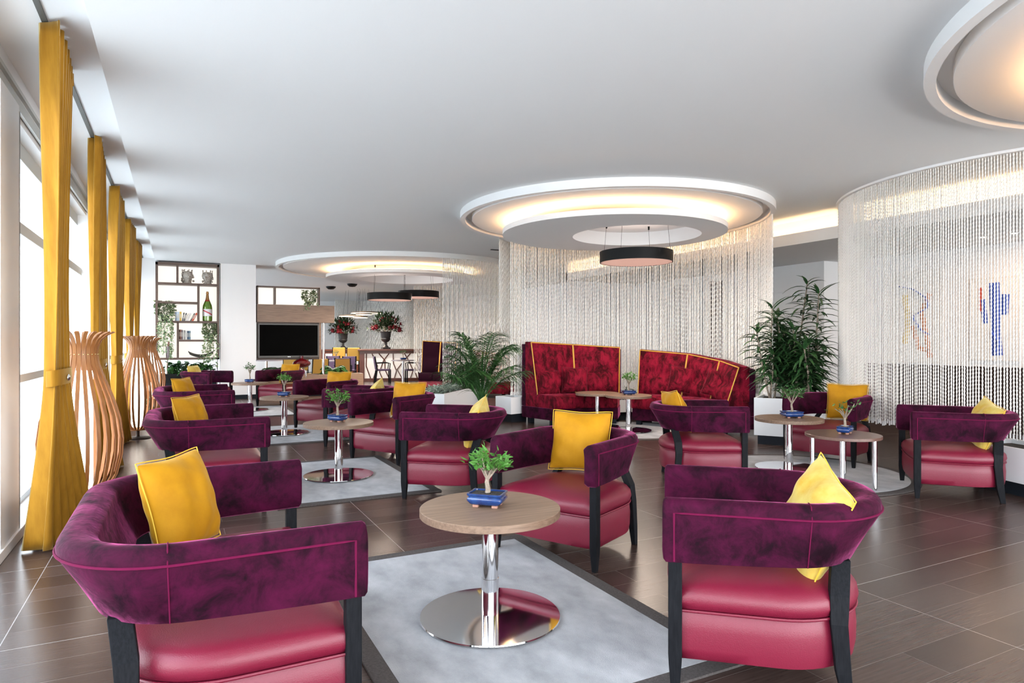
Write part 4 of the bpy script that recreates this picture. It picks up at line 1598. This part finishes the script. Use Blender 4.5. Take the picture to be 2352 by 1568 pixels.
xi = bx(379)[0]
ti = plant('trailing_ivy', 'trailing variegated ivy on the left of the bookcase', (xi, yb + .12, z3 + TH / 2 + .12), ivy(61, 0.32, 1.05, 0.20, 560, 80), LEAFV, mstem=LEAFD)
obj('pot', MB().lathe([(0.07, -.115), (0.10, 0.0), (0.09, 0.0), (0.02, -.02)], 20), IRON, ti)
xi = bx(484)[0]
ti = plant('trailing_ivy', 'trailing variegated ivy on the right lower shelf of the bookcase', (xi, yb + .12, z4 + TH / 2 + .12), ivy(62, 0.26, 0.75, 0.16, 400, 50), LEAFV, mstem=LEAFD)
obj('pot', MB().lathe([(0.07, -.115), (0.10, 0.0), (0.09, 0.0), (0.02, -.02)], 20), IRON, ti)


def head_vase(u, label, ang):
    x = bx(u)[0]
    t = thing('head_vase', label, 'vase', (x, yb + 0.14, z1 + TH / 2 + .001), ang, 'crowned head vases')
    h = MB()
    h.lathe([(0.085, 0), (0.092, 0.012), (0.062, 0.045), (0.070, 0.085), (0.104, 0.125), (0.118, 0.175), (0.112, 0.22), (0.092, 0.255), (0.066, 0.272), (0.03, 0.27)], 28)
    for i in range(len(h.v)):
        xx, yy, zz = h.v[i]
        if yy < -0.03 and 0.07 < zz < 0.24:
            h.v[i] = (xx, yy * 1.06, zz)
    s = len(h.v)
    h.ball((0, -0.128, 0.145), (0.014, 0.022, 0.026), 10, 6)           # nose
    h.ball((-0.038, -0.108, 0.172), (0.018, 0.012, 0.010), 8, 5).ball((0.038, -0.108, 0.172), (0.018, 0.012, 0.010), 8, 5)   # eyes
    h.ball((0, -0.112, 0.106), (0.026, 0.014, 0.010), 10, 5)           # mouth
    h.ball((0, -0.104, 0.078), (0.03, 0.018, 0.018), 10, 5)            # chin
    obj('head', h, STONE, t, angle=1.4)
    r = random.Random(u)
    c = MB()
    for k in range(26):                                                # curls round the face
        a = r.uniform(-0.2, PI + .2)
        c.ball((0.118 * math.cos(a), 0.10 * math.sin(a) - .03, r.uniform(0.03, 0.235)), r.uniform(.016, .028), 8, 6)
    obj('curls', c, STONE, t)
    cw = MB()
    cw.lathe_loop([(0.108, 0.222), (0.104, 0.246), (0.09, 0.248), (0.094, 0.226)], 28)
    for k in range(7):
        a = 2 * PI * k / 7 + .3
        cw.tube([(0.098 * math.cos(a), 0.098 * math.sin(a), 0.24), (0.104 * math.cos(a), 0.104 * math.sin(a), 0.29)], [0.015, 0.006], 7)
        cw.ball((0.105 * math.cos(a), 0.105 * math.sin(a), 0.302), 0.014, 8, 6)
    obj('crown', cw, STONE, t)


head_vase(430.5, 'crowned stone head vase, left one on the top shelf', 0.25)
head_vase(477, 'crowned stone head vase, right one on the top shelf', -0.35)

x = bx(477)[0]
zq = z3 + TH / 2 + .001
tb = thing('champagne_bottle', 'giant green champagne bottle with a red sash label', 'bottle', (x, yb + .14, zq))
hb = bz(477, 668.5) - zq
k = hb / 0.70
bp_ = [(0.085, 0), (0.104, 0.01), (0.106, 0.05), (0.106, 0.30), (0.098, 0.37), (0.072, 0.44), (0.044, 0.50), (0.034, 0.55), (0.026, 0.64), (0.031, 0.645), (0.031, 0.665), (0.026, 0.67), (0.024, 0.70), (0.01, 0.70)]
obj('body', MB().lathe([(r * k, z * k) for r, z in bp_[:7]], 32), mat('green_bottle_glass', (0.09, 0.19, 0.015), 0.08, coat=1, var=(0.13, 0.24, 0.02), vscale=4), tb)
obj('foil', MB().lathe([(r * k * 1.03, z * k) for r, z in bp_[6:]], 24), mat('bronze_foil', (0.42, 0.22, 0.08), 0.35, 0.7), tb)
obj('neck_band', MB().lathe([(0.060 * k, 0.468 * k), (0.052 * k, 0.487 * k), (0.045 * k, 0.50 * k)], 24, cap=False), mat('red_band', (0.32, 0.03, 0.02), 0.4), tb)
lb = MB()
nA = 14
rgs = []
for zz in (0.12 * k, 0.285 * k):
    rgs.append([(0.1072 * k * math.cos(-PI / 2 + a), 0.1072 * k * math.sin(-PI / 2 + a), zz) for a in [-1.05 + 2.1 * i / nA for i in range(nA + 1)]])
lab = obj('paper_label', lb.rings(rgs, closed=False, cap=False), mat('label_paper', (0.72, 0.70, 0.72), 0.6), tb)
sa = MB()
A_ = [-1.05 + 2.1 * i / nA for i in range(nA + 1)]
sa.rings([[(0.1078 * k * math.cos(-PI / 2 + a), 0.1078 * k * math.sin(-PI / 2 + a), (0.245 - 0.052 * (a + 1.05)) * k) for a in A_],
          [(0.1078 * k * math.cos(-PI / 2 + a), 0.1078 * k * math.sin(-PI / 2 + a), (0.275 - 0.052 * (a + 1.05)) * k) for a in A_]], closed=False, cap=False)
obj('red_sash', sa, mat('sash_red', (0.45, 0.02, 0.035), 0.5), lab)

# bowl and glass vase on the lowest shelf
x = bx(462)[0]
t = thing('boat_bowl', 'dark boat-shaped bowl on the lowest shelf', 'bowl', (x, yb + .13, zBt + TH + .001))
rg = []
for i in range(17):
    s = -1 + 2 * i / 16
    hw = 0.085 * (1 - s * s) + 0.004
    zz = 0.035 + 0.085 * abs(s) ** 2.0
    rg.append([(s * 0.27, -hw, zz + .035), (s * 0.20, -hw * .6, .001 + .05 * s * s), (s * 0.20, hw * .6, .001 + .05 * s * s), (s * 0.27, hw, zz + .035), (s * 0.262, hw * .8, zz + .01), (s * .23, 0, zz * .5 + .008), (s * 0.262, -hw * .8, zz + .01)])
obj('hull', MB().rings(rg), mat('dark_patina', (0.03, 0.033, 0.034), 0.4, var=(.07, .06, .045), vscale=12), t)
x = bx(387)[0]
t = thing('glass_vase', 'ornate glass vase behind trailing ivy on the lowest shelf', 'vase', (x, yb + .2, zBt + TH + .001))
obj('body', MB().lathe([(0.05, 0), (0.055, 0.02), (0.055, 0.24), (0.05, 0.26), (0.044, 0.26), (0.048, 0.02), (0.01, 0.015)], 24), mat('smoked_vase', (0.42, 0.36, 0.36), 0.2, var=(.2, .15, .16), vscale=40), t)
obj('stopper', MB().lathe([(0.02, 0.26), (0.03, 0.29), (0.015, 0.33), (0.02, 0.36), (0.008, 0.37)], 16), mat('red_stopper', (0.35, 0.12, 0.10), 0.3), t)

# plant bed under the bookcase
bl = planter_box('black plant trough on a wooden plinth below the bookcase', (x0 + .08, yb + .02), (1, 0), x1 - x0 - .1, 0.5, 0.62, wall=BLACKM, plinth=0.42)
random.seed(2)
for i, u in enumerate((392, 412, 434, 455, 474)):
    xx = bx(u)[0]
    plant('philodendron', ['broad-leaved plant at the left of the black trough', 'broad-leaved plant, second from left in the black trough', 'broad-leaved plant in the middle of the black trough', 'broad-leaved plant, second from right in the black trough', 'broad-leaved plant at the right of the black trough'][i],
          (xx, yb + .26, 0.57), bush(70 + i, 40, 0.17, 0.30, 0.22, 0.10, .8), LEAFD if i % 2 else LEAFP, mstem=LEAFD, group='leafy plants in the trough under the bookcase')
px_ = bx(368, 15.6)[0]
plant('spath_plant', 'green strap-leaved floor plant beside the far slatted lamp', (-0.62, 13.2, 0.02), bush(79, 50, 0.20, 0.35, 0.40, 0.06, .8), LEAFP, mstem=LEAFP)

# ---------------------------------------------------------------- television partition
yt = ycol + 0.1
tx = lambda u: bx(u, yt)[0]
tz = lambda u, v: HC - (v - CY) / FPX * bx(u, yt)[1]
tv = thing('media_partition', 'walnut media partition with lit upper niche right of the white column', 'partition', (tx(660), yt, 0))
ox = tx(660)
xl, xr, xm = tx(590) - ox, tx(767) - ox, tx(735) - ox
obj('panel', MB().box(xl, xr, -0.06, 0.26, tz(660, 740), tz(660, 700)), WALNUT, tv, smooth=False)
f = MB()
zt_, zb_ = tz(660, 658), tz(660, 699)
f.box(xl, xl + .03, 0, .26, zb_, zt_).box(xm - .03, xm, 0, .26, zb_, zt_).box(xl, xm, 0, .26, zt_ - .03, zt_)
xd = tx(632) - ox
f.box(xd - .018, xd + .018, 0, .26, zb_, zt_ - .03)
obj('niche_frame', f, WALNUTD, tv, smooth=False)
obj('backlit_panel', MB().box(xl + .03, xm - .03, .23, .25, zb_, zt_ - .03), BACKLIT, tv, smooth=False)
obj('post', MB().tube([(tx(745) - ox, 0.1, 0.5), (tx(745) - ox, 0.1, tz(660, 740))], 0.03, 16), CHROME, tv)
obj('side_panel', MB().box(tx(735) - ox - .02, tx(735) - ox + .03, 0.0, 0.2, tz(660, 826), tz(660, 740)), WALNUT, tv, smooth=False)
obj('backing', MB().box(xl, tx(735) - ox, 0.05, 0.12, tz(660, 826), tz(660, 740)), WALNUTD, tv, smooth=False)
te = thing('television', 'large black television on the walnut partition', 'television', (tx(662), yt - .03, 0))
ox2 = tx(662)
a, b = tx(592) - ox2, tx(732) - ox2
c, d = tz(662, 821), tz(662, 743)
fm = MB().box(a, b, -0.03, 0.03, c, d)
obj('bezel', fm, TVFRAME, te, smooth=False, bevel=0.004)
obj('screen', MB().box(a + .035, b - .035, -0.034, -0.029, c + .05, d - .035), SCREEN, te, smooth=False)
obj('badge', MB().box((a + b) / 2 - .03, (a + b) / 2 - .008, -0.034, -0.03, c + .015, c + .03).box((a + b) / 2 + .004, (a + b) / 2 + .028, -0.034, -0.03, c + .015, c + .03), CHROME, te, smooth=False)
ti = plant('trailing_ivy', 'trailing ivy in the lit niche above the television', (tx(712), yt + .12, tz(660, 699) + .10), ivy(64, 0.27, 0.24, 0.17, 330, 20), LEAFV, mstem=LEAFD)
obj('pot', MB().lathe([(0.05, -.095), (0.08, 0.0), (0.07, 0.0), (0.02, -.02)], 20), IRON, ti)
# low wooden planter bench below, ferns and a ruby vase on chrome legs
xq0, xq1 = tx(590), tx(835)
pb = planter_box('low walnut planter bench under the television', (xq0, yt + 0.02), (1, 0), xq1 - xq0, 0.5, 0.53, wall=WALNUT, plinth=0.05)


def fern(seed, n, L):
    def f(lf, st):
        r = random.Random(seed)
        for k in range(n):
            a = 2 * PI * k / n + r.uniform(-.3, .3)
            rise = r.uniform(.3, 1.0)
            pts = [Vector((L * s * math.cos(a) * (1.1 - rise * .5), L * s * .7 * math.sin(a) * (1.1 - rise * .5), L * (rise * s * 1.5 - (.5 + rise * .6) * s * s))) for s in [i / 6 for i in range(7)]]
            st.tube(pts, 0.003, 4)
            for i in range(1, 22):
                q = i / 22 * 6
                i0 = min(int(q), 5)
                p = pts[i0].lerp(pts[i0 + 1], q - i0)
                tg = (pts[i0 + 1] - pts[i0]).normalized()
                sd = tg.cross(Vector((0, 0, 1))).normalized()
                for sg in (1, -1):
                    lf.leaf(p, sd * sg + tg * .5, L * .34 * (1 - .6 * i / 22), 0.042, .5, 2, .1)
    return f


plant('fern', 'bushy fern left of the ruby vase under the television', (tx(632), yt + .27, 0.50), fern(81, 44, 0.44), LEAFP, mstem=LEAFP, group='ferns in the low bench')
plant('fern', 'bushy fern in front of the chrome post right of the television', (tx(772), yt + .3, 0.49), fern(82, 46, 0.50), LEAFP, mstem=LEAFP, group='ferns in the low bench')
tr_ = thing('ruby_vase', 'flattened ruby glass vase on a splayed chrome tripod', 'vase', (tx(691), yt - .12, 0.47))
obj('body', MB().lathe([(0.01, 0.24), (0.05, 0.235), (0.12, 0.25), (0.19, 0.30), (0.213, 0.345), (0.19, 0.39), (0.12, 0.435), (0.05, 0.46), (0.035, 0.48), (0.035, 0.515), (0.05, 0.53), (0.02, 0.53)], 36), RUBY, tr_)
for k in range(3):
    a = k * 2 * PI / 3 + .5
    obj('leg', MB().tube([(0.04 * math.cos(a), 0.04 * math.sin(a), 0.25), (0.09 * math.cos(a), 0.09 * math.sin(a), 0.16), (0.14 * math.cos(a), 0.14 * math.sin(a), 0.0)], 0.012, 8), CHROME, tr_)

# ---------------------------------------------------------------- far dining area
DBAR = 22.0
pA, pB = P(826, 876, DBAR), P(1000, 876, DBAR + .6)
ang = math.atan2(pB.y - pA.y, pB.x - pA.x)
Lb = (Vector((pB.x, pB.y)) - Vector((pA.x, pA.y))).length
bar = thing('bar_counter', 'mahogany bar counter with backlit branching fretwork front', 'bar counter', (pA.x, pA.y, 0), ang)
b = MB().box(0, Lb, 0.02, 0.7, 0, 0.10).box(0, 0.16, 0.0, 0.7, 0, 1.03).box(Lb - .12, Lb, 0.0, 0.7, 0, 1.03).box(0, Lb, 0.02, 0.7, 0.94, 1.03).box(0.1, Lb - .1, 0.12, 0.7, 0.1, 0.94)
obj('carcass', b, BARWOOD, bar, smooth=False)
obj('countertop', MB().box(-0.06, Lb + .05, -0.08, 0.76, 1.03, 1.09), BARWOOD, bar, smooth=False, bevel=.008)
obj('backlit_front', MB().box(0.16, Lb - .12, 0.10, 0.119, 0.10, 0.94), BARGLOW, bar, smooth=False)
fw = MB()
w_ = Lb - .28
def twig(p):
    fw.tube([(0.16 + x * w_, 0.085, 0.1 + z * 0.84) for x, z in p], 0.02, 6)
for tw in ([(.03, 1), (.025, .5), (.09, 0)], [(.11, 1), (.19, .5), (.13, 0)], [(.21, 1), (.30, .72), (.30, .35), (.36, 0)], [(.36, 1), (.28, .72), (.22, .25), (.26, 0)], [(.42, 1), (.425, .6), (.47, .3), (.44, 0)],
           [(.59, 1), (.65, .72), (.72, .3), (.68, 0)], [(.68, 1), (.58, .7), (.48, .35), (.55, 0)], [(.79, 1), (.78, .6), (.83, 0)], [(.88, 1), (.80, .85), (.74, .3), (.78, 0)], [(.95, 1), (.90, .5), (.97, 0)]):
    twig(tw)
obj('fretwork', fw, BARWOOD, bar)
# rear counter to the left
pC = P(744, 800, 24.2)
t = thing('rear_counter', 'mahogany service counter far behind the chrome post', 'counter', (pC.x - .3, pC.y, 0), ang)
obj('carcass', MB().box(0, 1.9, 0, 0.6, 0, 1.0), BARWOOD, t, smooth=False)
obj('countertop', MB().box(-.05, 1.95, -.06, 0.66, 1.0, 1.06), BARWOOD, t, smooth=False)
obj('backlit_front', MB().box(0.35, 1.8, -0.012, -.002, 0.5, 0.9), BARGLOW, t, smooth=False)


def urn_flowers(u, v, d, label, ulabel, s, seed, z):
    p = P(u, v, d)
    t = thing('urn', ulabel, 'urn', (p.x, p.y, z), 0, 'dark classical urns')
    obj('bowl', MB().lathe([(0.03, 0.22), (0.12, 0.27), (0.165, 0.34), (0.15, 0.38), (0.165, 0.42), (0.175, 0.56), (0.20, 0.60), (0.17, 0.60), (0.14, 0.42), (0.02, 0.36)], 28), IRON, t)
    obj('pedestal', MB().box(-.13, .13, -.13, .13, 0, 0.06).lathe([(0.11, 0.06), (0.09, 0.09), (0.035, 0.15), (0.05, 0.19), (0.035, 0.22), (0.05, 0.24)], 24), IRON, t, angle=.5)
    r = random.Random(seed)
    fl = thing('flower_arrangement', label, 'flowers', (p.x, p.y, z + 0.56), 0, 'red flower arrangements')
    lf = MB()
    for i in range(950):
        a = r.uniform(0, 2 * PI)
        el = r.uniform(-.15, 1.4)
        q = s * r.uniform(.25, 1.0)
        c = Vector((math.cos(a) * math.cos(el) * q, math.sin(a) * math.cos(el) * q, .12 + math.sin(el) * q * .85))
        lf.leaf(c, c.normalized() + Vector((r.gauss(0, .5), r.gauss(0, .5), r.gauss(0, .4))), 0.17 * r.uniform(.5, 1.1), 0.05, .4, 3, .1)
    obj('foliage', lf, mat('arrangement_green', (0.010, 0.024, 0.010), 0.6, spec=0.15, var=(.03, .055, .02), vscale=10), fl, recalc=False, angle=3)
    st = MB()
    for i in range(14):
        a, el = r.uniform(0, 2 * PI), r.uniform(.0, 1.3)
        st.tube([(0, 0, 0), (math.cos(a) * math.cos(el) * s * .9, math.sin(a) * math.cos(el) * s * .9, .12 + math.sin(el) * s * .75)], [0.008, .004], 5)
    obj('stem', st, BARK, fl)
    for i in range(19):
        a = -PI / 2 + r.uniform(-1.9, 1.9)
        low = i < 9
        el = r.uniform(-.05, .22) if low else r.uniform(.3, 1.3)
        q = s * (r.uniform(.55, .75) if low else r.uniform(.6, .9))
        c = (math.cos(a) * math.cos(el) * q, math.sin(a) * math.cos(el) * q, .10 + math.sin(el) * q * .9)
        R_ = r.uniform(.075, .11) if low else r.uniform(.045, .07)
        b = MB()
        b.ball(c, R_ * .6, 10, 7)
        for k in range(14):
            an, e2 = r.uniform(0, 6.28), r.uniform(-.9, 1.2)
            dv = Vector((math.cos(an) * math.cos(e2), math.sin(an) * math.cos(e2), math.sin(e2)))
            b.leaf(Vector(c) + dv * R_ * .45, dv + Vector((0, 0, .5)), R_ * .9, R_ * .8, .3, 3, .25)
        obj('bloom', b, FLOWER, fl, recalc=False, angle=3)


urn_flowers(886, 802, 22.4, 'red flower arrangement in the urn on the bar counter', 'dark classical urn on the bar counter', 0.66, 3, 1.09)
urn_flowers(788, 798, 25.0, 'red flower arrangement in the urn behind the chrome post', 'dark classical urn on the rear counter', 0.60, 4, 1.06)


def dining_chair(label, u, v, d, phi, mf, mb_, arms=True, bar_h=False, mfrm=BLACKWOOD):
    p = P(u, v, d)
    sh = 0.72 if bar_h else 0.45
    bh = sh + 0.42
    t = thing('bar_chair' if bar_h else 'dining_chair', label, 'chair', (p.x, p.y, 0), face(phi), 'dining chairs by the bar')
    obj('seat', MB().box(-.23, .23, -.23, .23, sh - .05, sh), mf, t, smooth=False, bevel=.012)
    M = Matrix.Translation((0, .22, sh)) @ Matrix.Rotation(math.radians(-9), 4, 'X')
    obj('backrest', MB().box(-.21, .21, -.02, .02, -.02, .42, M), mf, t, smooth=False, bevel=.01)
    obj('back_cover', MB().box(-.20, .20, .021, .03, -.0, .40, M), mb_, t, smooth=False)
    for sx in (1, -1):
        obj('leg', MB().box(sx * .21 - .02, sx * .21 + .02, -.23, -.19, 0, sh - .04), mfrm, t, smooth=False)
        obj('leg', MB().rings([[(sx * .21 + a, yy + b, zz) for a, b in ((-.02, -.02), (.02, -.02), (.02, .02), (-.02, .02))] for yy, zz in ((.27, 0), (.21, sh), (.285, bh))]), mfrm, t, smooth=False)
        if arms:
            obj('armrest', MB().tube([(sx * .235, -.18, sh), (sx * .24, -.2, sh + .19), (sx * .24, -.12, sh + .21), (sx * .235, .22, sh + .20)], 0.016, 6), mfrm, t)
    return t


dining_chair('purple dining armchair before the lit bar front, left of the small table', 880, 876, 21.3, -10, PURPLE, PURPLE)
dining_chair('purple dining armchair right of the small table at the bar', 948, 878, 21.3, 170, PURPLE, PURPLE)
dining_chair('dining chair with mustard back behind the right fern', 788, 880, 19.2, 75, PURPLE, mat('ochre_upholstery', (0.36, 0.19, 0.03), 0.65))
dining_chair('purple dining chair facing the viewer beyond the mustard-backed chair', 800, 876, 21.0, 250, PURPLE, PURPLE)
dining_chair('purple dining chair at the table just right of the chrome post', 764, 874, 21.6, 255, PURPLE, PURPLE)
dining_chair('mustard bar chair drawn up to the end of the bar', 811, 874, 22.6, 80, MUST, MUST, arms=False, bar_h=True)
dining_chair('mustard bar chair, left of the pair near the bar end', 778, 874, 23.4, 80, MUST, MUST, arms=False, bar_h=True)
dining_chair('mustard dining chair left of the chrome post', 730, 880, 18.4, 95, MUST, MUST, arms=False)
dining_chair('mustard dining chair seen under the television', 668, 880, 21.0, 80, MUST, MUST, arms=False)
dining_chair('mustard dining chair behind the ruby vase', 692, 880, 21.5, 80, MUST, MUST, arms=False)


def dining_table(label, u, v, d, r=0.38):
    p = P(u, v, d)
    t = thing('dining_table', label, 'table', (p.x, p.y, 0), 0)
    obj('tabletop', MB().lathe([(0.01, .73), (r, .73), (r, .76), (0.01, .76)], 48), mat('grey_laminate', (0.25, 0.22, 0.24), .4), t, angle=.5)
    obj('pole', MB().tube([(0, 0, 0.02), (0, 0, .73)], .04, 20), CHROME, t)
    obj('base', MB().lathe([(0.01, 0), (.25, 0), (.25, .012), (0.01, .02)], 40), CHROME, t, angle=.5)
    return p


pt = dining_table('small round dining table before the lit bar front', 926, 880, 20.9)
make_bonsai('tiny bonsai on the small table at the bar', 12, (pt.x, pt.y, .761), 0, hgt=.24, spread=.10, leaves=90, wide=.18, mleaf=LEAFP)
pt = dining_table('dining table between the chairs right of the chrome post', 772, 880, 20.4, .42)
make_bonsai('tiny bonsai on the table right of the chrome post', 13, (pt.x, pt.y, .761), 0, hgt=.24, spread=.10, leaves=90, wide=.18, mleaf=LEAFP)
dining_table('dining table seen beneath the television', 612, 880, 21.0, .5)

# ring lights over the far dining area
for (u, v, d, r, lb) in ((842, 719, 23.5, .55, 'thin glowing ring light, highest of the group beyond the flowers'), (836, 722, 22.6, .27, 'small glowing ring light under the highest ring'),
                         (806, 726, 23.2, .42, 'thin glowing ring light, lower left of the group'), (828, 729, 22.4, .24, 'small glowing ring light at the lowest right of the group')):
    p = P(u, v, d)
    t = thing('ring_light', lb, 'ring light', p, 0, 'ring lights over the dining area')
    lamp_light(t, 12, r * 1.6, (1.0, 0.85, 0.65), -0.02)
    obj('hoop', MB().lathe_loop([(r, 0), (r, .04), (r - .05, .04), (r - .05, 0)], 48), mat('bronze_hoop', (.12, .08, .05), .4, .5), t)
    obj('diffuser', MB().lathe_loop([(r, -.012), (r, -.001), (r - .05, -.001), (r - .05, -.012)], 48), emitter('ring_glow', (1, .85, .55), 1.1), t)
    for k in range(3):
        a = k * 2.09
        cb = MB().tube([(r * .97 * math.cos(a), r * .97 * math.sin(a), .04), (r * .6 * math.cos(a), r * .6 * math.sin(a), ZC - p.z)], .003, 4)
        obj('cable', cb, BLACKM, t)
for (u, v, d, lb) in ((809, 691, 20.5, 'dark dome fitting on the far ceiling left of the drum pendants'), (760, 702, 21.5, 'dark dome fitting on the ceiling above the walnut panel')):
    p = P(u, v, d)
    dm = tag(obj('ceiling_dome', MB().lathe([(.16, 0), (.15, -.04), (.09, -.09), (.01, -.10)], 28), BLACKM, loc=(p.x, p.y, ZC)), lb, 'ceiling light')
    lamp_light(dm, 45, 0.25, (1.0, 0.9, 0.8), -0.11)  # added lamp under the dark dome, brightens the dim far zone
for (u, v, lb, pw) in ((2258, 580, 'recessed downlight behind the right ropes, left of the two', 4), (2330, 590, 'recessed downlight behind the right ropes, right of the two', 4), (1893, 604, 'recessed downlight above the wall behind the dracaenas', 40)):
    k = (u - CX) / FPX
    d = (XR - .3 if pw > 20 else XR - .9) / (FW[0] + RT[0] * k)
    p = P(u, v, d)
    t = thing('downlight', lb, 'ceiling light', (p.x, p.y, ZB), 0, 'recessed downlights')
    obj('trim_ring', MB().lathe_loop([(.05, -.001), (.05, -.008), (.036, -.008), (.036, -.001)], 24), WHITE, t)
    obj('lens', MB().lathe([(.036, -.002), (.034, -.006), (.005, -.006)], 20), emitter('downlight_lens', (1, .8, .6), 6), t)
    lamp_light(t, pw, 0.07, (1.0, 0.64, 0.38), -.012)
p = P(1142, 587, 12.9)
tag(obj('air_slot', MB().box(-.14, .14, -.02, .02, -.012, 0), BLACKM, loc=(p.x, p.y, ZC)), 'small black air slot in the ceiling left of the middle ring', 'vent')

# ---------------------------------------------------------------- pictures on the right wall
def wall_y(u):
    k = (u - CX) / FPX
    d = XR / (FW[0] + RT[0] * k)
    return FW[1] * d + RT[1] * k * d, d


def picture(u0, u1, v0, v1, label, strokes):
    ya, da = wall_y(u0)
    yb2, db = wall_y(u1)
    dm = (da + db) / 2
    zt2, zb2 = HC - (v0 - CY) / FPX * dm, HC - (v1 - CY) / FPX * dm
    yc, zc = (ya + yb2) / 2, (zt2 + zb2) / 2
    w, h = abs(ya - yb2) / 2, (zt2 - zb2) / 2
    t = thing('picture', label, 'picture', (XR - .001, yc, zc))
    obj('canvas', MB().box(-.03, 0, -w, w, -h, h), mat('canvas_white', (.78, .77, .74), .7), t, smooth=False)
    fm = MB().box(-.035, 0, -w - .02, -w, -h - .02, h + .02).box(-.035, 0, w, w + .02, -h - .02, h + .02).box(-.035, 0, -w, w, h, h + .02).box(-.035, 0, -w, w, -h - .02, -h)
    obj('frame', fm, mat('pale_frame', (.75, .72, .68), .5), t, smooth=False)
    cols = {'b': (.03, .08, .42), 'o': (.62, .20, .06), 'y': (.70, .48, .08), 'r': (.5, .08, .05)}
    for key in 'boyr':
        m = MB()
        for c, wd, pts in strokes:
            if c == key:
                m.tube([(-.032, -x * w, z * h) for x, z in pts], wd, 6, flat=0.2)
        if m.v:
            obj('paint_stroke', m, mat('paint_' + key, cols[key], .6), t)


picture(2040, 2165, 625, 830, 'picture with a blue and orange swirl behind the right ropes',
        [('b', .05, [(-.5, .7), (0, .62), (.5, .4), (.55, .2), (0, 0), (.3, -.3), (.6, -.4)]), ('o', .04, [(.6, .5), (.3, .1), (.5, -.5), (.6, -.9)]), ('y', .05, [(-.3, .5), (-.2, -.1), (-.3, -.6)]), ('o', .04, [(0, -.2), (.2, -.7), (.6, -.75)])])
picture(2235, 2340, 640, 825, 'picture with tall royal blue strokes behind the right ropes',
        [('b', .07, [(0, .9), (.05, .2), (.1, -.5), (.15, -.9)]), ('b', .05, [(.5, .6), (.45, .1)]), ('b', .04, [(-.5, .5), (-.4, -.1)]), ('b', .05, [(-.1, -.3), (.3, -.6), (.1, -.8)]), ('r', .03, [(-.6, .8), (-.6, .2)])])
